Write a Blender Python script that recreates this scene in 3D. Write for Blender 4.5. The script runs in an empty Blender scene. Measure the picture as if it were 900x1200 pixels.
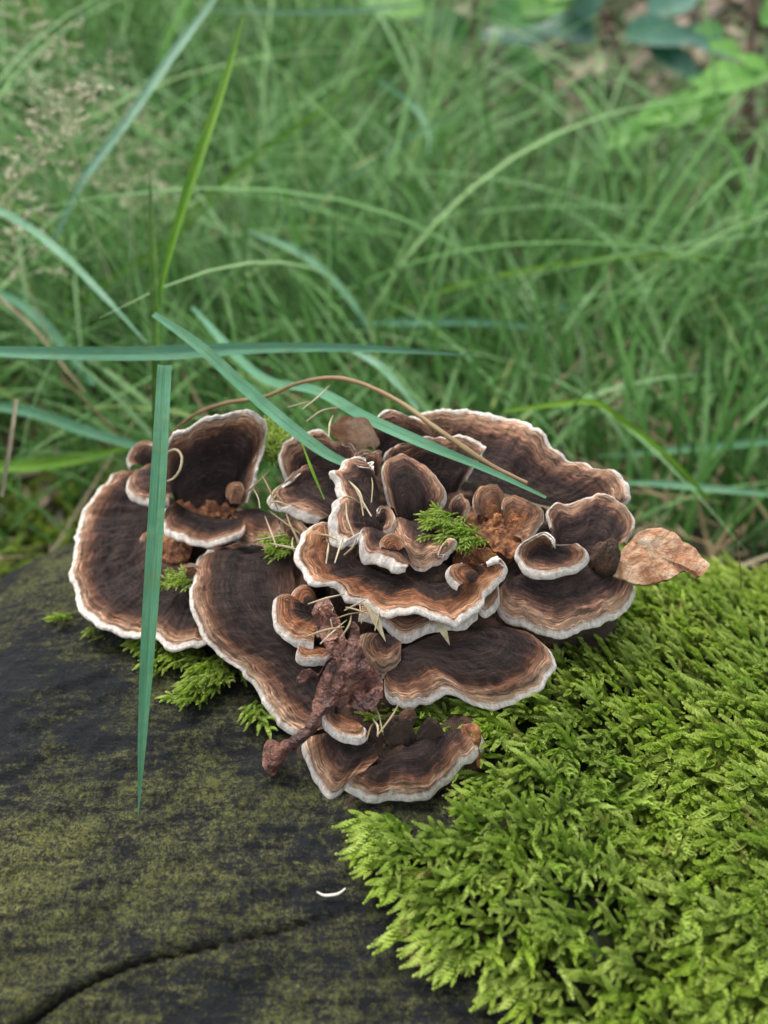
import bpy, math, random
import numpy as np
from math import radians
random.seed(7); rng = np.random.default_rng(7)
SC = bpy.context.scene; COL = SC.collection

# ------------------------------------------------------------ camera, sky, sun, exposure
PITCH = radians(42); FPX = 942.0
CAM = np.array([0.0, -0.118, 0.203])
cam = bpy.data.cameras.new('camera'); co = bpy.data.objects.new('camera', cam); COL.objects.link(co)
co.location = CAM; co.rotation_euler = (math.pi/2 - PITCH, 0, 0)
cam.sensor_fit = 'VERTICAL'; cam.sensor_height = 36; cam.sensor_width = 27; cam.lens = 36*FPX/1200
cam.clip_start = 0.005; cam.clip_end = 500
cam.dof.use_dof = True; cam.dof.focus_distance = 0.227; cam.dof.aperture_fstop = cam.lens/3.8
SC.camera = co
SC.render.resolution_x = 768; SC.render.resolution_y = 1024
SUN_EL, SUN_AZ = radians(62), radians(-35)      # azimuth measured from +Y towards +X
w = bpy.data.worlds.new('World'); SC.world = w; w.use_nodes = True
nt = w.node_tree; bg = nt.nodes['Background']; sky = nt.nodes.new('ShaderNodeTexSky')
sky.sky_type = 'NISHITA'; sky.sun_disc = False; sky.sun_elevation = SUN_EL; sky.sun_rotation = SUN_AZ
sky.air_density = 1.0; sky.dust_density = 3.0; sky.ozone_density = 1.0
hs = nt.nodes.new('ShaderNodeHueSaturation'); hs.inputs['Saturation'].default_value = .35   # thin even cloud: a much whiter sky
nt.links.new(sky.outputs[0], hs.inputs['Color']); nt.links.new(hs.outputs[0], bg.inputs[0]); bg.inputs[1].default_value = 0.14
sl = bpy.data.lights.new('sun', 'SUN'); so = bpy.data.objects.new('sun', sl); COL.objects.link(so)
sl.energy = 1.5; sl.angle = radians(25); sl.color = (1, .95, .88)
so.rotation_euler = (math.pi/2 - SUN_EL, 0, -SUN_AZ + math.pi)
SC.view_settings.view_transform = 'Standard'; SC.view_settings.look = 'None'
SC.view_settings.exposure = 1.12; SC.view_settings.gamma = 1

# ------------------------------------------------------------ geometry helpers
fw = np.array([0, math.cos(PITCH), -math.sin(PITCH)]); upv = np.array([0, math.sin(PITCH), math.cos(PITCH)])
def ray(px, py): return fw + (px-450)/FPX*np.array([1., 0, 0]) + (600-py)/FPX*upv
def at(px, py, d): return CAM + ray(px, py)*d                 # d = depth in metres
def onz(px, py, z):
    r = ray(px, py); return CAM + r*((z-CAM[2])/r[2])
R0 = 0.2
def drop(x):
    x = np.asarray(x, float)
    l = np.maximum(-x-.10, 0); l = np.where(l < .1, 5*l*l, .05+.25*(1-np.exp(-(l-.1)*3.5))); return np.where(x < 0, np.minimum(l, .13), .055*(1-np.exp(-(x/.2)**2)))
def hump(x, th):        # swelling on the back left shoulder of the log
    return .011*np.exp(-((np.asarray(x, float)+.14)/.075)**2)*np.exp(-((th-.75)/.27)**2)
def logz(x, y):
    y = np.asarray(y, float); r = R0
    for _ in range(3): r = R0+hump(x, np.arcsin(np.clip(y/r, -.98, .98)))
    return -R0-drop(x)+np.sqrt(np.maximum(r*r-y*y, 1e-5))
def onlog(px, py, off=0.0):
    r = ray(px, py); t = .05
    for _ in range(400):
        P = CAM+r*t
        zz = P[2]+R0+float(drop(P[0])); g = math.hypot(P[1], zz)-R0-float(hump(P[0], math.atan2(P[1], zz)))-off
        if g < 2e-4: return P
        if P[1] > .25: break
        t += max(g*.7, 1e-4)
    return None
def lognormal(P):
    n = np.array([0, P[1], P[2]+R0+float(drop(P[0]))]); n[0] = (float(drop(P[0]+.005))-float(drop(P[0]-.005)))/.01*abs(n[2])
    return n/np.linalg.norm(n)
def ground_z(x, y):
    x = np.asarray(x, float); y = np.asarray(y, float)
    s = np.clip(y-.35, 0, 5)
    return -.125 + .05*s + .012*np.sin(x*7+1)*np.cos(y*6) + .04*np.sin(x*.9+2)*np.sin(y*.7)*np.clip(np.hypot(x,y)-.5, 0, 1)

def hash3(i, j, k):
    h = (i*374761393 + j*668265263 + k*2147483647 + 974711) & 0xffffffff
    h = ((h ^ (h >> 13))*1274126177) & 0xffffffff
    h = h ^ (h >> 16)
    return (h & 0xffff)/65535.0*2-1
def vnoise(x, y, z=0.0):
    x, y, z = np.broadcast_arrays(np.asarray(x, float), np.asarray(y, float), np.asarray(z, float))
    xi, yi, zi = np.floor(x).astype(np.int64), np.floor(y).astype(np.int64), np.floor(z).astype(np.int64)
    f = lambda a: a*a*(3-2*a)
    u, v, q = f(x-xi), f(y-yi), f(z-zi); r = 0
    for a in (0, 1):
        for b in (0, 1):
            for c in (0, 1):
                r = r + hash3(xi+a, yi+b, zi+c)*(u if a else 1-u)*(v if b else 1-v)*(q if c else 1-q)
    return r
def fbm(x, y, z=0.0, o=4):
    r = 0; a = 1.; 
    for k in range(o): r = r + a*vnoise(x*2**k+k*17, y*2**k-k*9, np.asarray(z)*2**k+k*5); a *= .5
    return r

def mk(name, V, F, mat=None, parent=None, uv=None, attrs=None, smooth=True):
    me = bpy.data.meshes.new(name); V = np.asarray(V, np.float32).reshape(-1, 3); F = np.asarray(F, np.int32)
    n, k = F.shape
    me.vertices.add(len(V)); me.vertices.foreach_set('co', V.ravel())
    me.loops.add(n*k); me.loops.foreach_set('vertex_index', F.ravel())
    me.polygons.add(n); me.polygons.foreach_set('loop_start', np.arange(0, n*k, k, dtype=np.int32))
    try: me.polygons.foreach_set('loop_total', np.full(n, k, np.int32))
    except Exception: pass
    me.update(calc_edges=True)
    me.polygons.foreach_set('use_smooth', np.full(n, smooth))
    if uv is not None:
        l = me.uv_layers.new(name='UVMap'); l.data.foreach_set('uv', np.asarray(uv, np.float32)[F.ravel()].ravel())
    for a, val in (attrs or {}).items():
        at_ = me.attributes.new(a, 'FLOAT', 'POINT'); at_.data.foreach_set('value', np.asarray(val, np.float32))
    if mat: me.materials.append(mat)
    o = bpy.data.objects.new(name, me); COL.objects.link(o)
    if parent: o.parent = parent
    return o
def tag(o, label=None, cat=None, group=None, kind=None):
    for k_, v_ in (('label', label), ('category', cat), ('group', group), ('kind', kind)):
        if v_: o[k_] = v_
    return o
def empty(name, loc):
    o = bpy.data.objects.new(name, None); COL.objects.link(o); o.location = loc; o.empty_display_size = .01; return o
def grid_faces(nr, nc, wrap=False, off=0):
    r = np.arange(nr-1)[:, None]; m = nc if wrap else nc-1; c = np.arange(m)[None]
    a = r*nc+c; b = r*nc+(c+1) % nc
    return np.stack([a, b, b+nc, a+nc], -1).reshape(-1, 4)+off
def spline(P, n, closed=False):
    P = np.asarray(P, float)
    if len(P) == 1: return np.repeat(P, n, 0)
    Q = np.vstack([P[-1:], P, P[:2]]) if closed else np.vstack([2*P[0]-P[1], P, 2*P[-1]-P[-2]])
    out = []
    for i in range(len(Q)-3):
        a, b, c, d = Q[i:i+4]; t = np.linspace(0, 1, 24, endpoint=False)[:, None]
        out.append(.5*((2*b)+(c-a)*t+(2*a-5*b+4*c-d)*t*t+(3*b-a-3*c+d)*t**3))
    if not closed: out.append(P[-1:])
    S = np.vstack(out); L = np.r_[0, np.cumsum(np.linalg.norm(np.diff(S[:, :3], axis=0), axis=1))]
    q = np.linspace(0, L[-1], n, endpoint=not closed)
    return np.stack([np.interp(q, L, S[:, k]) for k in range(S.shape[1])], 1)
def nrm(v): return v/np.maximum(np.linalg.norm(v, axis=-1, keepdims=True), 1e-12)

# ------------------------------------------------------------ material helpers
class M:
    def __init__(s, name, rough=.7, **kw):
        s.m = bpy.data.materials.new(name); s.m.use_nodes = True; s.t = s.m.node_tree
        s.b = s.t.nodes['Principled BSDF']; s.b.inputs['Roughness'].default_value = rough
        for k, v in kw.items(): s.b.inputs[k].default_value = v
    def n(s, ty, ins=None, **kw):
        nd = s.t.nodes.new('ShaderNode'+ty)
        for k, v in kw.items(): setattr(nd, k, v)
        for k, v in (ins or {}).items():
            if isinstance(v, bpy.types.NodeSocket): s.t.links.new(v, nd.inputs[k])
            else: nd.inputs[k].default_value = v
        return nd
    def l(s, a, b): s.t.links.new(a, b)
    def noise(s, vec, scale, detail=4, rough=.5, dist=0, dims='3D'):
        return s.n('TexNoise', {'Vector': vec, 'Scale': scale, 'Detail': detail, 'Roughness': rough, 'Distortion': dist}).outputs['Fac']
    def ramp(s, fac, stops, interp='LINEAR'):
        r = s.n('ValToRGB', {'Fac': fac}); e = r.color_ramp; e.interpolation = interp
        while len(e.elements) < len(stops): e.elements.new(.5)
        for i, (p, c) in enumerate(stops): e.elements[i].position = p
        for i, (p, c) in enumerate(stops): e.elements[i].position = p; e.elements[i].color = (*c, 1) if len(c) == 3 else c
        return r.outputs['Color']
    def mix(s, f, a, b, mode='MIX'):
        x = s.n('MixRGB', {'Fac': f, 'Color1': a, 'Color2': b}, blend_type=mode); return x.outputs[0]
    def math(s, op, a, b=0.0, c=None):
        ins = {0: a, 1: b}
        if c is not None: ins[2] = c
        return s.n('Math', ins, operation=op).outputs[0]
    def mapv(s, vec, scale=(1, 1, 1), rot=(0, 0, 0)):
        return s.n('Mapping', {'Vector': vec, 'Scale': scale, 'Rotation': rot}).outputs[0]
    def obj(s): return s.n('TexCoord').outputs['Object']
    def uv(s): return s.n('TexCoord').outputs['UV']
    def attr(s, a): return s.n('Attribute', attribute_name=a).outputs['Fac']
    def col(s, c): s.l(c, s.b.inputs['Base Color'])
    def bump(s, h, strength=.5, dist=.001, prev=None):
        b = s.n('Bump', {'Height': h, 'Strength': strength, 'Distance': dist})
        if prev is not None: s.l(prev, b.inputs['Normal'])
        return b.outputs[0]
    def setn(s, nn): s.l(nn, s.b.inputs['Normal'])
C4 = lambda r, g, b: (r, g, b, 1)

# ---- bracket surface: concentric zones driven by the distance from the margin (UV v, in cm)
def cap_material(name, stops, hair=(.20, .155, .13), hair_amt=.16, seed=0.0):
    m = M(name, .82); m.b.inputs['Sheen Weight'].default_value = .04; m.b.inputs['Specular IOR Level'].default_value = .2; m.b.inputs['Sheen Roughness'].default_value = .5
    m.b.inputs['Sheen Tint'].default_value = C4(.8, .75, .75)
    uv = m.mapv(m.uv(), (1, 1, 1)); sep = m.n('SeparateXYZ', {0: m.uv()})
    u, v = sep.outputs[0], sep.outputs[1]
    low = m.noise(m.mapv(m.uv(), (1.1, .9, 1)), 1.0, 3, .55)
    mid = m.noise(m.mapv(m.uv(), (6, 3, 1)), 1.0, 3, .6)
    vv = m.math('ADD', v, m.math('MULTIPLY', m.math('SUBTRACT', low, .5), .60))
    vv = m.math('ADD', vv, m.math('MULTIPLY', m.math('SUBTRACT', mid, .5), .22))
    ve = m.math('ADD', m.attr('edge'), m.math('MULTIPLY', m.math('SUBTRACT', m.noise(m.mapv(m.uv(), (4.2, 1.6, 1)), 1.0, 5, .7), .5), .20))
    inner = m.ramp(m.math('DIVIDE', vv, 3.0), stops)
    # white growing margin
    wm = m.n('MapRange', {'Value': ve, 'From Min': .06, 'From Max': .15, 'To Min': 1, 'To Max': 0}, interpolation_type='SMOOTHSTEP').outputs[0]
    # thin zonate lines
    zl = m.noise(m.mapv(m.uv(), (.9, 10, 1)), 1.0, 4, .75, .8)
    c = m.mix(m.n('MapRange', {'Value': zl, 'From Min': .46, 'From Max': .60, 'To Max': .75}).outputs[0], inner, C4(.02, .013, .011))
    zl2 = m.noise(m.mapv(m.uv(), (1.1, 15, 3)), 1.3, 3, .7, .8)
    c = m.mix(m.n('MapRange', {'Value': zl2, 'From Min': .52, 'From Max': .68, 'To Max': .8}).outputs[0], c, m.mix(1.0, c, C4(3.2, 2.8, 2.7), 'MULTIPLY'))
    zl3 = m.noise(m.mapv(m.uv(), (1.4, 11, 7)), 1.0, 4, .75, .7); c = m.mix(m.n('MapRange', {'Value': zl3, 'From Min': .54, 'From Max': .66, 'To Max': .42}).outputs[0], c, C4(.10, .070, .060))
    # radial fibres, greyish hairs
    fb = m.noise(m.mapv(m.uv(), (55, 5, 1)), 1.0, 4, .7, .3)
    fb2 = m.noise(m.uv(), 9.0, 5, .75, .6)
    hf = m.math('MULTIPLY', m.n('MapRange', {'Value': fb, 'From Min': .5, 'From Max': .78}).outputs[0], m.n('MapRange', {'Value': fb2, 'From Min': .35, 'From Max': .65}).outputs[0])
    c = m.mix(m.math('MULTIPLY', hf, hair_amt*2), c, C4(*hair))
    c = m.mix(m.math('MULTIPLY', m.n('MapRange', {'Value': fb2, 'From Min': .52, 'From Max': .75}).outputs[0], .22), c, C4(.11, .055, .035))
    wn = m.noise(m.uv(), 8.0, 4, .7)
    wh = m.mix(m.n('MapRange', {'Value': wn, 'From Min': .3, 'From Max': .6}).outputs[0], C4(.50, .39, .30), C4(.86, .81, .73))
    c = m.mix(wm, c, wh)
    m.col(c)
    b1 = m.bump(fb, .55, .0006); b2 = m.bump(zl, .7, .0013, b1); b3 = m.bump(fb2, .6, .0010, b2)
    m.setn(b3); return m.m
mm = lambda *a: [(p/30., c) for p, c in a]
MAT = {}
MAT['dark'] = cap_material('bracket_dark_zones', mm((0, (.50,.34,.23)), (2.0, (.40,.25,.155)), (3.6, (.20,.10,.055)), (5.2, (.13,.058,.032)), (6.4, (.04,.02,.014)), (11, (.006,.0045,.0045)), (14, (.028,.017,.014)), (19, (.006,.0045,.0045)), (23, (.045,.026,.02)), (30, (.13,.055,.028))))
MAT['warm'] = cap_material('bracket_rusty_zones', mm((0, (.48,.27,.15)), (2.6, (.40,.21,.11)), (4.5, (.26,.105,.045)), (7.5, (.20,.08,.036)), (9, (.04,.02,.014)), (12, (.009,.006,.005)), (16, (.07,.038,.026)), (24, (.05,.03,.02)), (30, (.10,.05,.03))))
MAT['grey'] = cap_material('bracket_greyish_zones', mm((0, (.50,.32,.21)), (2.8, (.42,.25,.155)), (4.2, (.25,.13,.08)), (5.6, (.095,.05,.036)), (8.5, (.018,.012,.011)), (12, (.06,.037,.031)), (15, (.009,.007,.0065)), (20, (.04,.026,.022)), (30, (.12,.06,.04))), (.26,.20,.18), .18)
MAT['orange'] = cap_material('old_bracket_orange_zones', mm((0, (.45,.28,.17)), (3, (.33,.17,.09)), (5, (.16,.08,.05)), (9, (.30,.12,.045)), (15, (.36,.15,.05)), (30, (.28,.10,.035))), (.42,.30,.22), .35)
m = M('pore_cream', .8); nn = m.noise(m.obj(), 2500, 3); m.col(m.mix(nn, C4(.52,.45,.36), C4(.74,.69,.6))); m.setn(m.bump(nn, .5, .0004)); MAT['pore'] = m.m

m = M('wet_dark_log', .8)          # weathered wood, algae crust
o_ = m.obj()
a0 = m.noise(o_, 16, 5, .6, .3); a1 = m.noise(o_, 75, 6, .72, .2); a2 = m.noise(o_, 520, 5, .75)
gr = m.noise(m.mapv(o_, (60, 430, 430), (0, .1, .35)), 1.0, 4, .65, .4)
s = m.math('ADD', m.math('MULTIPLY', a0, 1.15), m.math('MULTIPLY', a1, 1.0)); s = m.math('ADD', s, m.math('MULTIPLY', a2, 1.0)); s = m.math('ADD', s, m.math('MULTIPLY', gr, .7))
alg = m.n('MapRange', {'Value': s, 'From Min': 1.84, 'From Max': 2.16}).outputs[0]; alg = m.math('MULTIPLY', alg, m.n('MapRange', {'Value': m.noise(o_, 750, 5, .8), 'From Min': .40, 'From Max': .56, 'To Min': .05}).outputs[0])
wood = m.mix(m.n('MapRange', {'Value': gr, 'From Min': .35, 'From Max': .7}).outputs[0], C4(.005,.006,.008), C4(.024,.026,.030))
a3 = m.noise(o_, 1500, 3, .7); wood = m.mix(m.n('MapRange', {'Value': a3, 'From Min': .55, 'From Max': .75, 'To Max': .4}).outputs[0], wood, C4(.05,.053,.055))
algc = m.mix(m.n('MapRange', {'Value': a3, 'From Min': .35, 'From Max': .65}).outputs[0], C4(.08,.09,.025), C4(.36,.36,.12))
algc = m.mix(m.n('MapRange', {'Value': a1, 'From Min': .35, 'From Max': .65}).outputs[0], algc, C4(.15,.16,.04))
crk = m.attr('crack')
c = m.mix(m.math('MULTIPLY', alg, .97), wood, algc); c = m.mix(crk, c, C4(.012,.011,.01)); m.col(c)
b = m.bump(gr, .9, .0028); b = m.bump(a1, .8, .0045, b); b = m.bump(alg, .5, .0008, b); m.setn(m.bump(a3, .9, .0011, m.bump(a2, 1.0, .0028, b))); m.b.inputs['Specular IOR Level'].default_value = .3; MAT['log'] = m.m

def leafmat(name, stops, rough=.45, tr=.25, fine=900, veins=True, spec=.3):
    m = M(name, rough); m.b.inputs['Specular IOR Level'].default_value = spec
    r = m.attr('rnd'); c = m.ramp(r, stops)
    v = m.noise(m.mapv(m.uv(), (26, .5, 1)), 1.0, 3, .6) ; q = m.noise(m.obj(), 160, 3)
    c = m.mix(m.n('MapRange', {'Value': v, 'From Min': .42, 'From Max': .62, 'To Max': .38}).outputs[0], c, C4(.03,.09,.03)); bl_ = m.noise(m.mapv(m.uv(), (2, 2.2, 1)), 1.0, 4, .65); c = m.mix(m.n('MapRange', {'Value': bl_, 'From Min': .5, 'From Max': .72, 'To Max': .35}).outputs[0], c, C4(.26,.36,.14)); c = m.mix(m.math('MULTIPLY', m.n('MapRange', {'Value': q, 'From Min': .55, 'From Max': .75}).outputs[0], .25), c, C4(.20,.22,.07))
    m.col(c)
    if veins: m.setn(m.bump(v, .8, .0004, m.bump(q, .5, .0012)))
    if tr:
        tb = m.n('BsdfTranslucent', {'Color': c}); mx = m.n('MixShader', {0: tr, 1: m.b.outputs[0], 2: tb.outputs[0]})
        m.l(mx.outputs[0], m.t.nodes['Material Output'].inputs[0])
    return m.m
MAT['grass'] = leafmat('meadow_grass', [(0, (.022,.075,.010)), (.3, (.062,.185,.028)), (.6, (.155,.37,.085)), (.8, (.31,.54,.24)), (.93, (.42,.56,.12)), (1, (.5,.42,.22))], .5, .45, veins=False, spec=.3)
MAT['teal'] = leafmat('blue_green_blade', [(0, (.07,.26,.125)), (1, (.18,.44,.27))], .5, .35)
MAT['bright'] = leafmat('bright_green_blade', [(0, (.14,.36,.01)), (1, (.32,.58,.05))], .5, .5)
MAT['deep'] = leafmat('dark_green_blade', [(0, (.04,.13,.012)), (1, (.09,.22,.02))], .45, .2)
MAT['pale'] = leafmat('pale_blue_green_blade', [(0, (.14,.36,.18)), (1, (.32,.56,.40))], .35, .25)
MAT['straw'] = leafmat('dry_straw', [(0, (.22,.14,.075)), (.5, (.36,.27,.16)), (1, (.52,.44,.30))], .6, .1)
MAT['brown'] = leafmat('brown_stalk', [(0, (.12,.06,.03)), (1, (.30,.18,.09))], .5, 0)
MAT['seed'] = leafmat('grass_seed', [(0, (.45,.45,.25)), (1, (.80,.74,.55))], .6, .2)
MAT['shrub'] = leafmat('shrub_leaf', [(0, (.03,.12,.05)), (.5, (.08,.26,.06)), (1, (.24,.52,.10))], .5, .5)
MAT['blueleaf'] = leafmat('bluish_shrub_leaf', [(0, (.04,.14,.09)), (1, (.10,.24,.17))], .3, .25)
MAT['litter'] = leafmat('leaf_litter', [(0, (.05,.03,.02)), (.5, (.14,.085,.06)), (1, (.34,.24,.18))], .6, .1)

m = M('moss_shoots', .55)
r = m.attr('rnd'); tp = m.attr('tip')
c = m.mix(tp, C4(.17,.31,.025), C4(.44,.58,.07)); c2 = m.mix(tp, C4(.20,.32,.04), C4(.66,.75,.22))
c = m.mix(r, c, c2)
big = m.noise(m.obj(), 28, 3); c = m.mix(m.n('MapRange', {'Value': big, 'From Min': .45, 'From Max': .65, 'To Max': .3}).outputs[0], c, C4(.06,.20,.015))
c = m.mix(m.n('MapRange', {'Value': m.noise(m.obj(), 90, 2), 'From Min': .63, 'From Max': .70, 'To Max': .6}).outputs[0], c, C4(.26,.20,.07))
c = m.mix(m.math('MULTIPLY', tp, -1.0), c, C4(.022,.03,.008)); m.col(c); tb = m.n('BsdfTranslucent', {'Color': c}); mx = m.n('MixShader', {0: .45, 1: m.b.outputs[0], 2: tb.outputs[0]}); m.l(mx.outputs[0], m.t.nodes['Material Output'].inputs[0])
MAT['moss'] = m.m
m = M('forest_floor', .9)
a = m.noise(m.obj(), 6, 6, .7); b_ = m.noise(m.obj(), 45, 6, .75, .6); c_ = m.noise(m.obj(), 220, 4, .7)
c = m.ramp(b_, [(.3, (.025,.018,.012)), (.48, (.055,.038,.024)), (.6, (.12,.08,.05)), (.75, (.20,.14,.09))])
c = m.mix(m.n('MapRange', {'Value': a, 'From Min': .4, 'From Max': .6}).outputs[0], c, m.mix(c_, C4(.02,.05,.01), C4(.07,.13,.03)))
m.col(c); m.setn(m.bump(c_, .8, .006, m.bump(b_, 1, .02))); MAT['ground'] = m.m
m = M('rotten_core', .85)
a = m.noise(m.obj(), 120, 6, .7); b_ = m.noise(m.obj(), 900, 4, .7)
c = m.ramp(a, [(.3, (.018,.012,.009)), (.5, (.045,.024,.015)), (.62, (.11,.045,.022)), (.78, (.24,.10,.04))])
c = m.mix(m.math('MULTIPLY', b_, .3), c, C4(.16,.10,.06)); m.col(c); m.setn(m.bump(b_, 1, .001, m.bump(a, 1, .003))); MAT['core'] = m.m
m = M('shrivelled_leaf', .36)
a = m.noise(m.obj(), 110, 5, .65, .5); b_ = m.noise(m.obj(), 700, 4, .6)
c = m.ramp(a, [(.32, (.022,.009,.008)), (.46, (.085,.032,.022)), (.56, (.20,.08,.05)), (.68, (.40,.21,.14))]); c = m.mix(m.n('MapRange', {'Value': b_, 'From Min': .4, 'From Max': .7, 'To Max': .6}).outputs[0], c, C4(.05,.02,.016))
m.col(c); vn_ = m.n('TexVoronoi', {'Vector': m.obj(), 'Scale': 420.}, feature='DISTANCE_TO_EDGE').outputs[0]; m.setn(m.bump(vn_, .6, .0012, m.bump(b_, 1, .0014, m.bump(a, .8, .002)))); m.b.inputs['Coat Weight'].default_value = .08; MAT['dead'] = m.m
m = M('flaky_old_bracket', .8)
a = m.noise(m.obj(), 160, 6, .7, .6); b_ = m.noise(m.obj(), 900, 4, .7); k_ = m.noise(m.obj(), 60, 3)
c = m.ramp(a, [(.3, (.20,.07,.03)), (.45, (.45,.22,.11)), (.56, (.62,.40,.25)), (.7, (.74,.58,.42))])
c = m.mix(m.n('MapRange', {'Value': k_, 'From Min': .58, 'From Max': .72, 'To Max': .7}).outputs[0], c, C4(.30,.10,.035)); m.col(c); m.setn(m.bump(b_, .8, .001, m.bump(a, 1, .002))); MAT['flake'] = m.m
m = M('orange_crust', .75)
a = m.noise(m.obj(), 320, 5, .7); c = m.ramp(a, [(.3, (.03,.012,.008)), (.46, (.13,.045,.018)), (.6, (.34,.14,.045)), (.75, (.52,.30,.15))]); m.col(c); m.setn(m.bump(a, 1, .001)); MAT['crust'] = m.m

# ------------------------------------------------------------ setting: ground
def axis(lim, n, fine):  # spacing grows with distance
    t = np.linspace(-1, 1, n); return np.sign(t)*((np.abs(t)**3)*lim + np.abs(t)*fine)
gx = axis(70, 181, 2.0); gy = axis(70, 181, 2.0)
X, Y = np.meshgrid(gx, gy); Z = ground_z(X, Y)+.006*fbm(X*22, Y*22)
go = mk('ground', np.stack([X, Y, Z], -1).reshape(-1, 3), grid_faces(181, 181), MAT['ground']); tag(go, kind='structure')

# ------------------------------------------------------------ the log
crack_px = [(-30,1232),(35,1198),(70,1172),(110,1150),(150,1133),(190,1122),(250,1109),(300,1097),(350,1083),(400,1068),(445,1062)]
CR = np.array([onlog(*p) for p in crack_px if onlog(*p) is not None]); CR = spline(CR, 140)
def log_xs():
    a = np.linspace(-.17, .17, 330); l = -.17-np.cumsum(np.linspace(.0012, .03, 32)); r = .17+np.cumsum(np.linspace(.0012, .03, 32))
    return np.r_[l[::-1], a, r]
def log_ths():      # angle from +z, positive towards +y
    a = np.linspace(radians(-50), radians(48), 340); b = np.linspace(radians(48), radians(310), 60)[1:-1]
    return np.r_[a, b]
lx, lt = log_xs(), log_ths(); TH, LX = np.meshgrid(lt, lx)
e = np.clip((np.abs(LX)-.5)/.11, 0, 1); rad = R0*np.sqrt(np.maximum(1-e**2.5*.35, .05))
y0 = np.sin(TH)*rad; z0 = -R0-drop(LX)+np.cos(TH)*rad
arc = TH*R0
disp = hump(LX, TH) + .0016*fbm(LX*22, y0*22, z0*22, 3) + .0009*fbm(LX*60+arc*45, arc*130-LX*60, 1.0, 4) + .0005*fbm(LX*350, arc*350, 2.0, 3)
# shallow furrows running with the grain
disp -= .0022*np.clip(fbm(LX*14, arc*95-LX*50, 7.0, 4)-.3, 0, 1)*(LX < .1)
near = (np.abs(TH) < radians(52)) & (np.abs(LX) < .18)
P0 = np.stack([LX, y0, z0], -1); dmin = np.full(LX.shape, 1.); sgn = np.zeros(LX.shape)
idx = np.argwhere(near & (LX < .05) & (TH < .1)); pts = P0[idx[:, 0], idx[:, 1]]
dd = np.linalg.norm(pts[:, None]-CR[None], axis=2); j = dd.argmin(1); dmin[idx[:, 0], idx[:, 1]] = dd[np.arange(len(j)), j]
sg = pts[:, 1]-CR[j, 1]; sgn[idx[:, 0], idx[:, 1]] = sg
wfac = np.interp(LX, [-.14, -.08, -.02, .0], [1.3, 1.0, .6, .2])
crk = np.exp(-(dmin/((.00078+.00025*vnoise(LX*160, arc*160, 3))*wfac+1e-5))**2)*(dmin < .02)
disp -= .0030*wfac*1.3*crk; disp += .0010*wfac*np.exp(-((dmin-.004)/.004)**2)*(sgn > 0)*(dmin < .02)
y1 = y0+np.sin(TH)*disp; z1 = z0+np.cos(TH)*disp
V = np.stack([LX, y1, z1], -1).reshape(-1, 3); nT = len(lt)
F = grid_faces(len(lx), nT, wrap=True)[:, ::-1]
lo = empty('fallen_log', (0, 0, -R0)); tag(lo, 'dark damp weathered log carrying the fungus and moss, with a long crack', 'log')
lb = mk('log_surface', V-np.array([0, 0, -R0]), F, MAT['log'], lo, attrs={'crack': crk.ravel()})
for e_, rows in ((0, V[:nT]), (1, V[-nT:])):
    c0 = rows.mean(0); rr = [c0+(rows-c0)*k+np.array([(-1 if e_ == 0 else 1)*.004*(1-k), 0, 0]) for k in (1, .75, .5, .25, .02)]
    W = np.vstack(rr)+np.array([0, 0, R0]); W[nT:, 0] += .004*fbm(W[nT:, 1]*40, W[nT:, 2]*40)
    mk('cut_end', W, grid_faces(5, nT, True), MAT['log'], lo, attrs={'crack': np.zeros(len(W))})

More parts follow.
